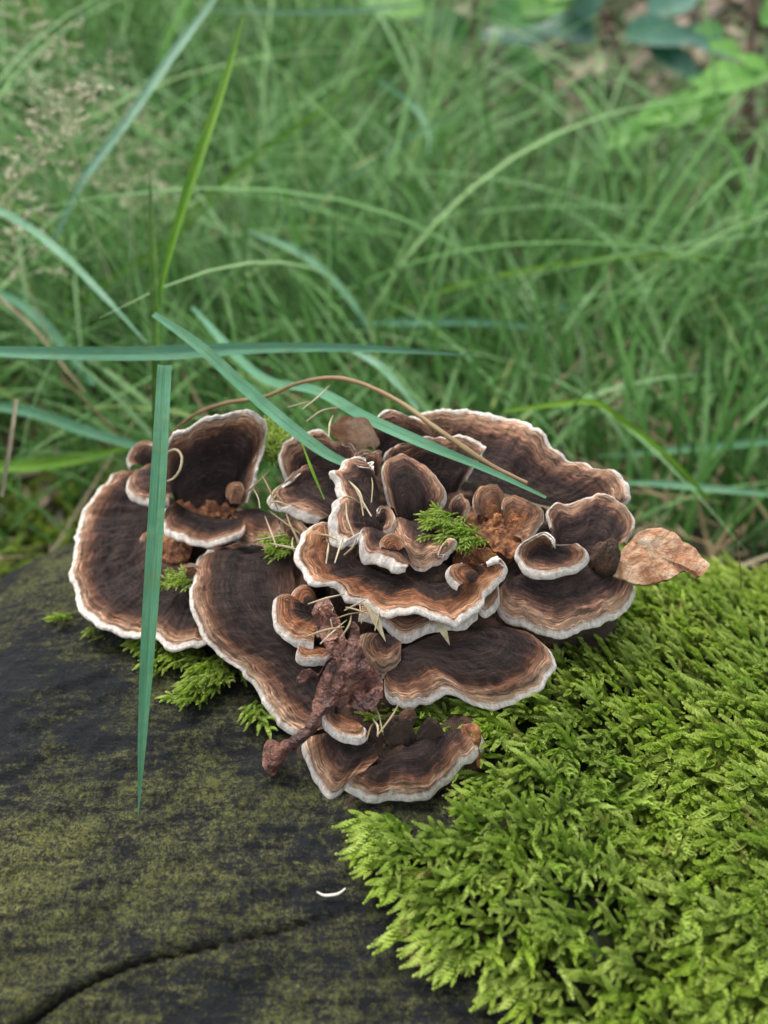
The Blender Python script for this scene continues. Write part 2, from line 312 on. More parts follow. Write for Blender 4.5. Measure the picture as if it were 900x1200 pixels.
# ------------------------------------------------------------ brackets
BASEPTS = []; CAPPTS = []
def lift(pts, h=0.0):
    out = []
    for p in pts:
        hh = (p[2] if len(p) > 2 else h)/1000.
        P = onz(p[0], p[1], hh); zl = float(logz(P[0], P[1]))
        out.append(P)
    return np.array(out)
def bracket(label, rim, base, hr=20, hb=15, pal='dark', thick=1.6, zs=1.0, bulge=1.0, curl=1.0, wav=1.0, res=1.0, seed=None, mat=None, flip=False, nowhite=0.0):
    seed = seed if seed is not None else len(BASEPTS)*3.7+1
    Rm = lift(rim, hr); Bs = lift(base, hb); L = np.linalg.norm(np.diff(Rm, axis=0), axis=1).sum()
    ns = int(np.clip(L/.00045*res, 50, 420)); R = spline(Rm, ns); B = spline(Bs, ns)
    for p in Bs: BASEPTS.append(p)
    span = np.linalg.norm(R-B, axis=1); med = float(np.median(span)); nt_ = int(np.clip(med/.0005*res, 26, 90))
    th = thick*.74/1000.; s = np.linspace(0, L, ns)
    out = nrm(R-B)
    # ragged rim
    jit = .0007*wav*fbm(s*220, seed, 0, 3)+.0011*wav*fbm(s*70, seed+5, 0, 2); R = R+out*jit[:, None]
    R[:, 2] += .0011*wav*fbm(s*130, seed+9, 0, 3)
    mw = min(.0026, .22*med); fr = 1-mw/np.maximum(span, .004)
    fr = np.clip(fr, .55, .97)
    bl = np.linalg.norm(np.diff(B, axis=0), axis=1).sum()
    cwb = min(1, bl/L*1.6)
    def surf(T):    # T: (nt, ns) fraction -> position, dist
        P = B[None]+(R-B)[None]*T[..., None]; cw = cwb+(1-cwb)*T
        d = (1-T)*span[None]; U = np.broadcast_to(s, T.shape)
        z = bulge*.0022*np.sin(np.pi*T)*np.minimum(span/.02, 1.5)[None]
        z = z - curl*.0018*np.clip((T-.82)/.18, 0, 1)**2
        z = z + wav*.0014*fbm(U*65, T*1.2+seed, 0, 3)*T**1.3*np.minimum(span/.015, 1)[None]
        damp = np.clip((T-.05)/.35, 0, 1)*cw
        z = z + .0008*vnoise(U*25+seed, d*420+2.5*vnoise(U*60, d*60, seed), seed)*np.clip(d/.003, 0, 1)*damp
        z = z + .0005*fbm(U*300, d*260, seed, 4)*np.clip(d/.002, .3, 1)*damp
        z = z + .00030*fbm(U*700, d*120, seed+3, 3)*np.clip(d/.003, 0, 1)*damp
        P = P.copy(); P[..., 2] += z; return P, d
    def normals(P):
        a = np.gradient(P, axis=0); b = np.gradient(P, axis=1); n = nrm(np.cross(a, b))
        if (n*(CAM-P)).sum(-1).mean() < 0: n = -n
        return n
    t1 = np.linspace(0, 1, nt_)[:, None]*fr[None]; P1, d1 = surf(t1)
    t2 = fr[None]+(1-fr)[None]*np.linspace(0, 1, 8)[:, None]; P2, d2 = surf(t2)
    N2 = normals(P2); N1 = normals(P1)
    sg = 1 if (np.cross(np.gradient(P2, axis=0), np.gradient(P2, axis=1))*N2).sum(-1).mean() > 0 else -1
    o2 = nrm(P2[-1]-P2[-3]); Ne = N2[-1]
    ii = np.arange(ns); tpr = np.clip(np.minimum(ii, ns-1-ii)/(.07*ns), .12, 1)[:, None]
    r = th/2*tpr*(1+.25*fbm(s*200, seed+4, 0, 2))[:, None]
    edge = [P2[-1]+o2*r*math.sin(a)-Ne*r*(1-math.cos(a)) for a in np.linspace(0, math.pi, 9)[1:]]
    und2 = [P2[k]-N2[k]*(2*r) for k in (6, 4, 2, 0)]
    V2 = np.concatenate([P2, np.array(edge), np.array(und2)], 0)
    v2 = np.concatenate([d2, np.repeat([[-.0002*k] for k in range(1, 9)], ns, 1), np.full((4, ns), -.003)], 0)
    U2 = np.broadcast_to(s, v2.shape)
    mt = mat or MAT[pal]; org = Bs.mean(0); loc = org.copy()
    root = empty('bracket_fungus', loc); tag(root, label, 'fungus bracket', 'zoned bracket fungi crowded on the log')
    fc = lambda a, b: grid_faces(a, b) if sg > 0 else grid_faces(a, b)[:, ::-1]
    uvf = lambda U, d: np.stack([U*100+seed*3, d*100*zs], -1).reshape(-1, 2)
    mk('cap_surface', (P1-org).reshape(-1, 3), fc(P1.shape[0], ns)[:, ::-1] if False else fc(P1.shape[0], ns), mt, root, uvf(np.broadcast_to(s, d1.shape), d1), {'edge': (d1*100+nowhite).ravel()})
    mk('margin', (V2-org).reshape(-1, 3), fc(V2.shape[0], ns), mt, root, uvf(U2, v2), {'edge': (v2*100+nowhite).ravel()})
    T3 = fr[None]*np.linspace(1, .25, 14)[:, None]; P3 = B[None]+(R-B)[None]*T3[..., None]; Nm = nrm(N1.mean((0, 1)))
    P3 = P3+(V2[-1]-P3[0])[None]*np.linspace(1, 0, 14)[:, None, None]-Nm*(.0012+th*1.5*np.linspace(0, 1, 14))[:, None, None]*tpr[None]; P3[0] = V2[-1]
    CAPPTS.append(P1[::2, ::3].reshape(-1, 3)); CAPPTS.append(P2[:, ::3].reshape(-1, 3))
    mk('pore_underside', (P3-org).reshape(-1, 3), fc(14, ns), MAT['pore'], root)
    return root

bracket('large dark bracket at the far left with thick white rim over the bare wood',
    [(150,541,16),(136,550,15),(118,573,13),(103,595,12),(95,617,11),(86,643,11),(81,670,10),(86,695,9),(101,714,9),(124,728,9),(157,736,9),(183,738,9),(196,748,9),(217,752,9),(240,748,9),(252,738,8)],
    [(200,560,14),(200,600,12),(205,640,12),(222,664,12),(246,690,11)], pal='dark', thick=2.6, zs=.95, bulge=-.8, curl=1)
bracket('big upright fan bracket at the back left, dark with a pale tan arched rim',
    [(193,556,31),(192,534,38),(199,517,44),(211,504,48),(228,492,52),(248,485,54),(268,486,52),(287,484,52),(304,491,50),(312,504,46),(307,523,41),(300,546,38),(294,570,32),(288,588,26)],
    [(206,590,18),(228,603,18),(255,606,18),(275,598,19)], pal='dark', thick=1.8, zs=.70, bulge=.2, curl=.5)
bracket('tiny round tan bracket at the upper left edge above the small pale rimmed lobe',
    [(150,545,22),(147,535,24),(152,524,27),(162,516,29),(174,514,30),(184,520,30),(188,532,27)], [(168,546,21),(182,546,21)], pal='grey', thick=1.6, zs=1.1, wav=.6)
bracket('small tan lobe with bright white rim hidden partly by the vertical grass blade',
    [(186,540,27),(172,541,27),(157,548,26),(146,560,25),(148,575,24),(159,585,23),(178,589,23),(196,588,23)], [(196,552,24),(202,566,23),(202,578,22)], pal='grey', thick=2.0, zs=1.1, bulge=1.6)
bracket('small curled shelf bracket with pale lower rim below the big upright fan',
    [(196,592,29),(191,600,27),(190,609,26),(195,619,25),(212,627,24),(240,633,23),(263,633,23),(278,626,23),(287,617,23)], [(206,588,29),(222,598,25),(247,606,22),(270,608,22),(284,606,22)], pal='dark', thick=2.4, zs=1.25, bulge=-1)
bracket('rusty flat lobe wedged behind the long front bracket at upper centre left',
    [(262,622,17),(280,636,17),(300,642,18),(318,640,20),(330,628,22)], [(275,600,20),(295,596,22),(312,600,23),(325,608,24)], pal='dark', thick=1.2, zs=.7)
bracket('long dark velvety bracket sweeping down the front left with thin white rim',
    [(262,646,19),(249,647,19),(240,643,19),(232,650,18),(226,675,17),(221,697,16),(226,722,15),(238,743,14),(252,760,12),(270,776,11),(290,796,9),(307,818,7),(327,841,5),(344,857,5),(358,862,5)],
    [(338,650,24),(344,675,22),(350,705,20),(360,745,17),(378,785,13),(392,825,10),(388,850,8)], pal='dark', thick=2.2, zs=.78, bulge=.8, curl=1.2)
bracket('small dark bracket at the bottom with thick white left edge under the shrivelled leaf',
    [(354,868,7),(357,887,5),(368,909,3),(384,930,1),(396,926,2),(408,914,4),(424,905,6)], [(384,858,9),(410,862,10),(436,872,10),(444,888,9)], pal='dark', thick=3.2, zs=.9, bulge=.9)
bracket('lowest bracket of the cluster, rusty brown with a broken orange right corner',
    [(408,921,7),(420,928,5),(434,935,4),(461,937,4),(480,940,4),(505,937,4),(519,927,5),(533,911,7),(544,894,9),(555,877,10),(561,864,11),(556,854,12)],
    [(436,898,10),(452,892,11),(470,880,12),(492,868,13),(518,858,13),(540,853,12)], pal='dark', thick=2.6, zs=1.2, bulge=.9)
bracket('wide two-lobed bracket on the moss at lower right centre with smooth white rim',
    [(450,800,17),(452,812,16),(460,820,15),(478,825,15),(506,821,16),(531,812,18),(556,821,16),(580,823,15),(612,814,15),(636,800,16),(649,784,17),(652,770,19),(644,754,21),(628,744,22),(608,739,23),(586,742,24)],
    [(452,778,20),(470,762,22),(490,752,23),(515,742,24),(540,738,24),(562,738,24)], pal='dark', thick=2.6, zs=.92, bulge=.8, wav=.8)
bracket('broad fan bracket on the right resting on moss beside the flaky pale piece',
    [(580,700,26),(581,712,24),(588,724,22),(611,731,21),(647,741,20),(664,742,20),(693,733,20),(721,718,21),(739,703,23),(745,686,25),(738,668,28)],
    [(592,682,30),(612,672,31),(645,664,32),(680,656,32),(704,656,31)], pal='grey', thick=2.2, zs=.85, bulge=.8, wav=.8)
bracket('largest bracket at the back right, arched with pale tan rim',
    [(474,492,47),(494,480,50),(517,480,51),(550,478,51),(583,485,50),(603,493,49),(625,503,50),(647,518,48),(682,534,46),(711,550,44),(729,564,42),(734,582,39),(724,594,35)],
    [(478,530,36),(510,545,35),(545,562,34),(590,578,34),(635,592,33),(680,600,32)], pal='grey', thick=2.0, zs=.75, bulge=-.6, wav=1.1)
bracket('tan edged lobe at the top centre, highest and leftmost of the back rim',
    [(440,526,42),(433,510,47),(428,494,51),(433,482,54),(450,472,57),(467,472,57),(484,478,55),(502,488,52),(514,500,48)], [(446,545,38),(468,546,38),(494,545,38)], pal='grey', thick=2.2, zs=.95, bulge=-.5)
bracket('curved tan bracket crossed by the slanting grass blade at the top centre',
    [(452,545,44),(450,530,48),(457,518,51),(477,512,52),(500,505,53),(527,502,53),(550,508,52),(568,518,50),(566,529,48),(557,542,45),(546,560,41)], [(470,560,38),(495,570,37),(520,578,36),(536,576,36)], pal='grey', thick=1.8, zs=.85, bulge=.5)
bracket('tongue shaped bracket with tan rim and dark grey hollow in the centre',
    [(455,588,43),(451,565,48),(447,543,52),(454,531,54),(473,528,55),(497,538,54),(514,553,52),(526,570,49),(522,584,46),(505,598,42)], [(466,606,40),(480,610,39),(494,606,39)], pal='grey', thick=1.8, zs=.8, bulge=1.5, curl=1.3)
bracket('narrow upright bracket left of centre with crumpled thick white left rim',
    [(437,549,53),(423,534,55),(407,531,55),(393,537,54),(384,544,53),(388,560,50),(391,583,47),(388,603,44),(391,623,42),(403,633,41),(420,630,41)],
    [(446,590,42),(450,604,41),(446,616,40),(436,620,40)], pal='grey', thick=3.2, zs=.8, nowhite=-.13, bulge=1.2, wav=1.7)
bracket('white edged wavy lobe just under the crumpled white rimmed bracket',
    [(416,626,43),(415,637,41),(419,648,40),(434,656,39),(450,663,38),(462,673,37),(472,674,37)], [(436,618,42),(458,628,41),(474,642,40),(482,660,38)], pal='grey', thick=3.0, zs=1.2, nowhite=-.08, wav=1.5)
bracket('back fold of the centre left pair with thin white frilled rim',
    [(328,556,38),(325,540,41),(332,524,44),(344,516,46),(360,506,48),(383,503,49),(403,510,48),(416,522,46),(420,535,43)], [(350,565,34),(372,560,35),(398,556,36),(414,556,37)], pal='grey', thick=1.8, zs=.95, bulge=.5, wav=1.4)
bracket('front fold of the centre left pair, tan brown and covered in straw bits',
    [(352,546,46),(336,556,44),(320,567,41),(312,578,39),(320,590,37),(338,598,36),(358,609,35),(372,612,35)], [(392,556,40),(396,575,38),(394,594,37),(386,606,36)], pal='grey', nowhite=-.05, thick=2.2, zs=.8, bulge=1.3, wav=1.4)
bracket('long rusty wavy bracket across the centre front with a continuous white lip',
    [(392,612,37),(378,611,38),(364,617,38),(352,628,38),(346,647,37),(354,667,36),(367,680,35),(387,684,35),(407,697,34),(427,707,33),(447,714,33),(470,712,34),(487,713,34),(507,722,33),(527,723,33),(547,719,33),(567,706,34),(582,687,36),(598,668,39),(600,656,41),(588,650,42),(574,656,41)],
    [(404,628,34),(412,648,33),(432,664,33),(455,674,33),(480,680,33),(505,684,33),(530,680,34),(552,668,35),(562,660,36)], pal='warm', thick=2.8, zs=1.0, bulge=-.9, curl=1.0, wav=1.1)
bracket('tiny folded cup lobe sitting inside the right end of the long centre bracket',
    [(536,686,38),(527,678,39),(523,667,41),(529,660,41),(538,660,41)], [(545,684,37),(556,682,37),(562,674,37)], pal='warm', thick=1.6, zs=1.3, wav=.6)
bracket('little rusty oval button lobe in the middle of the cluster',
    [(445,640,42),(445,631,43),(452,624,44),(464,622,44),(474,628,44),(477,638,43)], [(453,643,41),(468,645,41)], pal='warm', thick=1.2, zs=1.8, nowhite=.08, wav=.3, bulge=.4)
bracket('tiny white tipped lobe beside the green moss speck in the centre',
    [(512,648,41),(518,636,43),(528,627,45),(536,630,45),(534,638,43),(524,646,41)], [(514,652,40),(518,652,40)], pal='grey', thick=2.2, zs=.5, wav=.5)
bracket('small heart shaped tan bracket with white rim over the long dark one',
    [(366,759,22),(352,754,22),(334,745,23),(322,730,24),(318,712,26),(320,696,28),(330,691,29),(338,695,28),(345,684,30),(357,681,30),(367,689,29),(371,700,27)],
    [(378,712,24),(378,726,23),(374,742,22)], pal='warm', thick=2.4, zs=1.3, bulge=1.2, wav=.7)
bracket('tiny shelf with white lip under the small heart shaped bracket',
    [(348,760,21),(346,768,20),(354,775,19),(368,777,19),(382,775,19),(391,770,20)], [(354,757,20),(368,757,20),(386,761,20)], pal='warm', thick=2.0, zs=1.5, wav=.5)
bracket('small orange brown oval lobe below the shrivelled purple leaf',
    [(378,836,17),(377,846,16),(386,858,15),(401,866,14),(416,867,14),(428,862,15),(429,854,16)], [(384,836,17),(398,837,16),(414,843,15),(424,850,15)], pal='warm', thick=1.6, zs=1.0, wav=.5, hr=14)
bracket('upper right bracket, brownish grey with tan edge beside the flaky pale piece',
    [(644,618,38),(641,603,40),(642,590,42),(652,581,44),(682,580,43),(708,573,43),(728,580,41),(742,596,38),(745,613,36),(737,632,34)], [(652,636,33),(672,644,32),(694,648,32),(712,646,32)], pal='grey', thick=1.8, zs=.95, bulge=.4)
bracket('shell shaped small bracket with smooth white lip on the right of the cluster',
    [(609,656,38),(615,664,37),(627,670,36),(647,671,36),(671,665,36),(687,654,37),(690,643,39),(680,634,40)], [(622,648,37),(632,642,38),(642,638,39)], pal='dark', thick=2.4, zs=1.35, bulge=-.9, wav=.4)
bracket('thin back fold of the small shell shaped bracket on the right',
    [(610,660,37),(604,648,39),(608,637,41),(622,628,43),(636,621,44),(647,626,44),(652,637,42)], [(626,656,36),(636,652,36),(644,646,37)], pal='dark', thick=1.2, zs=1.3, bulge=-.5, wav=.5)
bracket('left old orange brown shell lobe behind the orange crust',
    [(556,600,40),(553,582,44),(560,566,47),(577,558,48),(589,569,46),(592,584,43)], [(566,606,39),(578,608,39),(588,600,40)], pal='orange', nowhite=.08, thick=1.4, zs=1.0, wav=.9)
bracket('right old orange brown shell lobe with grey rim next to the brown grey bracket',
    [(588,598,43),(590,580,46),(604,573,47),(625,580,46),(638,590,44),(637,604,42),(626,621,40),(612,634,38)], [(592,622,38),(602,628,38)], pal='orange', nowhite=.08, thick=1.4, zs=1.0, wav=.9, bulge=1.6)
bracket('small dark lobe tucked between the long centre bracket and the two lobed one',
    [(420,724,29),(446,730,28),(470,744,25),(500,738,26),(530,736,27),(560,724,29)], [(430,700,28),(470,704,28),(520,706,29),(560,700,29)], pal='dark', thick=1.4, zs=1.0)
bracket('small rusty tab at the inner edge of the far left bracket',
    [(162,632,16),(166,622,18),(176,618,19),(182,626,18)], [(174,640,14),(184,638,14)], pal='orange', nowhite=.08, thick=1.3, zs=1.2, wav=.4)
bracket('tiny rusty tab between the far left bracket and the long dark one',
    [(208,668,17),(214,660,18),(228,659,18),(236,664,17)], [(216,676,14),(234,674,14)], pal='orange', nowhite=.08, thick=1.3, zs=1.2, wav=.4)
bracket('small round rusty knob lobe at the right foot of the upright fan',
    [(264,580,28),(264,569,30),(272,561,32),(283,562,32),(288,572,30)], [(270,590,26),(282,590,26)], pal='orange', nowhite=.08, thick=1.6, zs=.8, wav=.4)

bracket('ragged brown lobe below the tongue shaped bracket in the middle',
    [(455,612,41),(462,634,39),(474,652,38),(494,662,37),(514,660,38),(526,648,39),(524,630,40)], [(470,606,40),(486,612,40),(506,616,40)], pal='grey', thick=1.4, zs=.8, nowhite=.09, wav=1.5, bulge=1.2)
bracket('brown folded lobe left of the two lobed bracket beside the dead leaf',
    [(428,744,27),(424,764,24),(430,786,21),(446,796,19),(462,788,20),(470,772,22)], [(440,742,27),(456,744,27),(470,752,25)], pal='dark', thick=1.5, zs=.9, nowhite=.09, wav=1.4)
bracket('dark lobe behind the crumpled white rimmed bracket and the tongue shaped one',
    [(410,540,47),(416,526,49),(430,520,51),(444,524,50),(450,538,47)], [(424,556,42),(442,558,42)], pal='grey', thick=1.4, zs=.9, nowhite=.09, wav=1.2)
bracket('brown ruffled lobe between the two folds at centre left and the long dark bracket',
    [(330,622,30),(326,606,31),(336,600,33),(354,610,34),(366,622,34),(362,640,31)], [(344,640,27),(354,640,28)], pal='dark', thick=1.4, zs=.9, nowhite=.09, wav=1.4)

bracket('small grey brown lobe tucked under the right end of the curved tan bracket',
    [(524,592,42),(530,580,45),(542,572,46),(552,580,45),(554,596,42),(546,606,40)], [(532,606,39),(540,608,39)], pal='grey', thick=1.4, zs=1.2, nowhite=.05, wav=1.2)
bracket('narrow brown lobe between the tongue shaped bracket and the crumpled white rimmed one',
    [(440,600,45),(446,588,47),(456,590,46),(462,604,44),(458,618,42),(448,622,41)], [(446,612,41),(452,612,41)], pal='grey', thick=1.3, zs=1.4, nowhite=.06, wav=1.0)
bracket('frilled dark lobe beneath the right end of the long rusty centre bracket',
    [(556,716,30),(572,722,28),(584,712,28),(590,698,30),(588,684,33)], [(560,700,30),(570,690,32),(576,682,33)], pal='dark', thick=1.4, zs=1.1, wav=1.4)

# rotten core filling the middle of the cluster
BP = np.array(BASEPTS)
n_ = 150; xs = np.linspace(-.105, .10, n_); ys = np.linspace(-.04, .105, n_); X, Y = np.meshgrid(xs, ys)
d2 = (X[..., None]-BP[:, 0])**2+(Y[..., None]-BP[:, 1])**2; wgt = 1/(d2+1e-5)**1.6
Zm = (wgt*BP[:, 2]).sum(-1)/wgt.sum(-1)-.0045; near_ = np.sqrt(d2.min(-1))
fade = np.clip((near_-.004)/.008, 0, 1); fade = fade*fade*(3-2*fade)
Zl = logz(X, Y)-.004
CP = np.vstack(CAPPTS); ci = np.round((CP[:, 0]-xs[0])/(xs[1]-xs[0])).astype(int); cj = np.round((CP[:, 1]-ys[0])/(ys[1]-ys[0])).astype(int)
ok = (ci >= 0) & (ci < n_) & (cj >= 0) & (cj < n_); low = np.full((n_, n_), 9.); np.minimum.at(low, (cj[ok], ci[ok]), CP[ok, 2])
low = np.min([np.roll(np.roll(low, a, 0), b, 1) for a in (-1, 0, 1) for b in (-1, 0, 1)], 0)
Zm = Zm*(1-fade)+Zl*fade + .0012*fbm(X*130, Y*130, 3, 4)*(1-fade)
Zm = np.minimum(Zm, low-.0035)
o = mk('rotten_core', np.stack([X, Y, Zm], -1).reshape(-1, 3), grid_faces(n_, n_), MAT['core'])
tag(o, 'dark rust brown decayed mass between the brackets in the middle of the cluster', 'decayed wood')
def core_z(x, y):
    d2 = (x-BP[:, 0])**2+(y-BP[:, 1])**2; w_ = 1/(d2+1e-5)**1.6; return float((w_*BP[:, 2]).sum()/w_.sum()-.0045)

# ------------------------------------------------------------ crumpled pieces
def blob_sheet(name, label, cat, outline, h, mat, amp=.003, th=.0006, n=60, seed=1, dome=.002, fr=160, ridge=0):
    """outline: (px,py,mm) closed polygon -> thin crumpled solid plate"""
    O = spline(lift(outline, h), n, closed=True); c = O.mean(0); nr = 26
    k = np.linspace(0, 1, nr)[:, None, None]; P = c+(O[None]-c)*k
    q = amp*fbm(P[..., 0]*fr, P[..., 1]*fr, seed, 4)
    if ridge: q = q+ridge*np.abs(fbm(P[..., 0]*fr*.6, P[..., 1]*fr*.6, seed+4, 2))
    P[..., 2] += q+dome*(1-k[..., 0]**2)
    up_ = P.copy(); dn = P.copy(); dn[..., 2] -= th; dn[-1] = up_[-1]; 
    V = np.vstack([up_.reshape(-1, 3), dn.reshape(-1, 3)]); f1 = grid_faces(nr, n, True); f2 = grid_faces(nr, n, True, nr*n)[:, ::-1]
    o = mk(name, V, np.vstack([f1, f2]), mat); 
    if label: tag(o, label, cat)
    return o
blob_sheet('bracket_fragment', 'pale orange flaky old bracket piece jutting out at the far right of the cluster', 'old bracket',
    [(712,670,30),(724,652,34),(734,640,36),(750,624,40),(771,620,41),(790,626,40),(800,634,39),(811,640,38),(822,652,36),(832,661,35),(821,674,33),(812,668,34),(803,668,33),(785,678,32),(768,682,30),(750,684,29),(730,680,29)], 30, MAT['flake'], amp=.0007, th=.0014, n=220, seed=3, dome=.0015, fr=300)
blob_sheet('fungus_knob', 'grey brown lumpy knob joining the flaky pale piece to the brackets', 'fungus knob',
    [(692,656,34),(694,642,37),(706,634,39),(722,634,39),(728,648,37),(722,664,34),(706,668,32)], 34, MAT['core'], amp=.0016, th=.005, n=80, seed=8, dome=.004, fr=420)
for lab_, dx_, sd_ in (('crumpled dark brown lobe standing at the back of the lowest bracket', 0, 81), ('darker crumpled lobe nearer the amber corner of the lowest bracket', 32, 83)):
    blob_sheet('crumpled_lobe', lab_, 'fungus lobe', [(458+dx_,872,10),(456+dx_,858,14),(466+dx_,849,17),(478+dx_,848,17),(486+dx_,856,15),(488+dx_,868,11),(476+dx_,876,9)], 12, MAT['core'], amp=.0016, th=.001, n=70, seed=sd_, dome=.001, fr=330, ridge=.002)
# shrivelled leaf: root with blade and stalk
lr = empty('shrivelled_leaf', onz(400, 790, .024)); tag(lr, 'wet purple brown shrivelled dead leaf hanging down the middle front of the cluster', 'dead leaf')
def child(o, root):
    o.parent = root; o.matrix_parent_inverse.identity(); L_ = np.array(root.location)
    n = len(o.data.vertices); a = np.empty(n*3, np.float32); o.data.vertices.foreach_get('co', a); a = a.reshape(-1, 3)-L_; o.data.vertices.foreach_set('co', a.astype(np.float32).ravel()); o.data.update(); return o
child(blob_sheet('leaf_blade', None, None, [(378,728,29),(392,736,28),(402,752,27),(408,758,28),(414,744,30),(421,748,29),(424,768,26),(434,784,24),(446,790,23),(449,806,21),(447,826,19),(438,846,17),(430,842,17),(416,832,18),(398,832,18),(384,842,17),(372,846,17),(366,832,18),(372,812,20),(378,798,21),(366,800,22),(352,806,22),(347,802,23),(350,795,24),(368,792,23),(384,780,24),(390,766,26),(380,752,27),(368,742,28)], 22, MAT['dead'], amp=.0022, th=.0004, n=220, seed=21, dome=.001, fr=230, ridge=.0055), lr)
child(blob_sheet('upper_lobe', None, None, [(372,712,31),(384,706,32),(392,720,31),(400,736,29),(396,752,28),(384,756,27),(374,742,28),(366,728,29)], 28, MAT['dead'], amp=.002, th=.0004, n=90, seed=31, dome=.001, fr=260, ridge=.004), lr)
def tube(name, P, r, mat, parent=None, seg=8, rnd=.5, n=None, bumpy=0):
    P = np.asarray(P, float); n = n or max(8, len(P)*4); S = spline(P, n); r = np.interp(np.linspace(0, 1, n), np.linspace(0, 1, len(np.atleast_1d(r))), np.atleast_1d(r))
    T = nrm(np.gradient(S, axis=0)); ref = np.array([.13, .31, .94]); A = nrm(np.cross(T, ref)); Bv = np.cross(T, A)
    a = np.linspace(0, 2*np.pi, seg, endpoint=False)
    rr = r[:, None]*np.ones(seg)[None]
    if bumpy: rr = rr*(1+bumpy*fbm(np.arange(n)[:, None]*.6, a[None]*1.5, 3, 2))
    V = S[:, None]+(A[:, None]*np.cos(a)[None, :, None]+Bv[:, None]*np.sin(a)[None, :, None])*rr[..., None]
    Vf = np.vstack([V.reshape(-1, 3), S[:1], S[-1:]]); F = grid_faces(n, seg, True)
    q = [[i, (i+1) % seg, n*seg, n*seg] for i in range(seg)]+[[(n-1)*seg+(i+1) % seg, (n-1)*seg+i, n*seg+1, n*seg+1] for i in range(seg)]
    V3 = Vf; Ft = np.vstack([np.stack([F[:, 0], F[:, 1], F[:, 2]], 1), np.stack([F[:, 0], F[:, 2], F[:, 3]], 1), np.array(q)[:, :3]])
    uv = np.vstack([np.stack([np.tile(a/6.28*.05, n), np.repeat(np.linspace(0, 1, n), seg)], 1), [[0, 0], [0, 1]]])
    return mk(name, V3, Ft, mat, parent, uv, {'rnd': np.full(len(V3), rnd)})
child(tube('leaf_stalk', [onz(378,832,.017), onz(362,856,.014), onz(346,868,.012), onz(332,878,.009), onz(322,888,.006), onz(316,894,.004)], [.0019,.0016,.0014,.0017,.0024,.0030], MAT['dead'], bumpy=.3, n=30, seg=12), lr)
child(blob_sheet('stalk_foot', None, None, [(311,870,7),(320,868,7),(332,878,8),(330,892,6),(320,906,3),(312,902,4),(308,886,6)], 6, MAT['dead'], amp=.0012, th=.002, n=60, seed=41, dome=.002, fr=300), lr)
blob_sheet('leaf_scrap', 'tan dry leaf scrap standing behind the centre of the cluster', 'dead leaf', [(390,512,46),(388,500,50),(398,492,53),(414,488,55),(430,494,53),(440,508,48),(444,522,44),(420,528,42)], 45, MAT['flake'], amp=.0012, th=.0005, n=70, seed=51, fr=200)
blob_sheet('leaf_scrap', 'dark brown dry leaf scrap under the two lobed bracket', 'dead leaf', [(452,846,12),(462,836,14),(478,832,14),(488,838,13),(484,852,11),(470,864,9),(458,876,8),(450,866,9)], 12, MAT['core'], amp=.0022, th=.0005, n=70, seed=57, fr=260)
blob_sheet('orange_scrap', 'curled amber membrane hanging from the right corner of the lowest bracket', 'fungus scrap', [(540,852,13),(550,846,15),(560,850,15),(564,864,12),(562,880,9),(567,896,5),(560,900,4),(557,886,8),(552,872,11),(544,862,12)], 12, MAT['crust'], amp=.0008, th=.0008, n=70, seed=61, fr=300)
o = onlog(487, 1124, .0008); blob_sheet('bark_crumb', 'tiny pink brown crumb lying on the bare wood below the moss', 'crumb', [(480,1121,o[2]*1000),(486,1116,o[2]*1000),(494,1120,o[2]*1000),(493,1131,o[2]*1000-1),(484,1131,o[2]*1000-1)], 0, MAT['flake'], amp=.0003, th=.0012, n=24, seed=3, fr=600)
ps = [onlog(x, y, .0006) for x, y in ((371,1045),(379,1049),(388,1049),(397,1047),(405,1041))]
o = tube('pale_fibre', ps, [.0002,.00035,.00035,.0002], MAT['pore'], n=20); tag(o, 'tiny curved white fibre on the bare dark wood below the cluster', 'fibre')
# orange crust granules
def lumps(name, label, spots, mat, seed):
    r_ = np.random.default_rng(seed); Vs, Fs = [], []; off = 0
    import itertools
    for (px, py, h, rad_, cnt, spread) in spots:
        for _ in range(cnt*3):
            c = onz(px+r_.normal()*spread, py+r_.normal()*spread*.7, h/1000.); c[2] += r_.uniform(-.001, .0015); R_ = rad_/1000*r_.choice([.25, .4, .6, .9])*r_.uniform(.7, 1.2)
            a = np.linspace(0, np.pi, 7)[:, None]; b = np.linspace(0, 2*np.pi, 10, endpoint=False)[None]
            q = np.stack([np.sin(a)*np.cos(b), np.sin(a)*np.sin(b), np.cos(a)*np.ones_like(b)], -1)
            q = q*(1+.6*fbm(q[..., 0]*1.9+c[0]*900, q[..., 1]*1.9, q[..., 2]*1.9, 3))[..., None]*R_*np.array([1.2, 1, .6])+c
            Vs.append(q.reshape(-1, 3)); Fs.append(grid_faces(7, 10, True, off)); off += 70
    o = mk(name, np.vstack(Vs), np.vstack(Fs), mat, smooth=False); tag(o, label, 'crust', kind='stuff'); return o
C_ = dict(amp=.0013, th=.003, n=150, dome=.0015, fr=520)
blob_sheet('orange_crust', 'crumbly orange brown crust between the old shell lobes in the centre right', 'fungus crust', [(548,596,36),(562,590,39),(580,594,40),(596,600,40),(612,614,39),(622,632,37),(618,648,35),(604,654,34),(588,650,35),(574,640,36),(560,630,36),(548,614,36)], 37, MAT['crust'], seed=71, **C_)
blob_sheet('orange_crust', 'rusty crust patch under the white tipped lobe above the long centre bracket', 'fungus crust', [(540,642,35),(556,640,36),(574,646,36),(584,654,35),(566,660,34),(546,662,34),(530,658,34)], 35, MAT['crust'], seed=73, **C_)
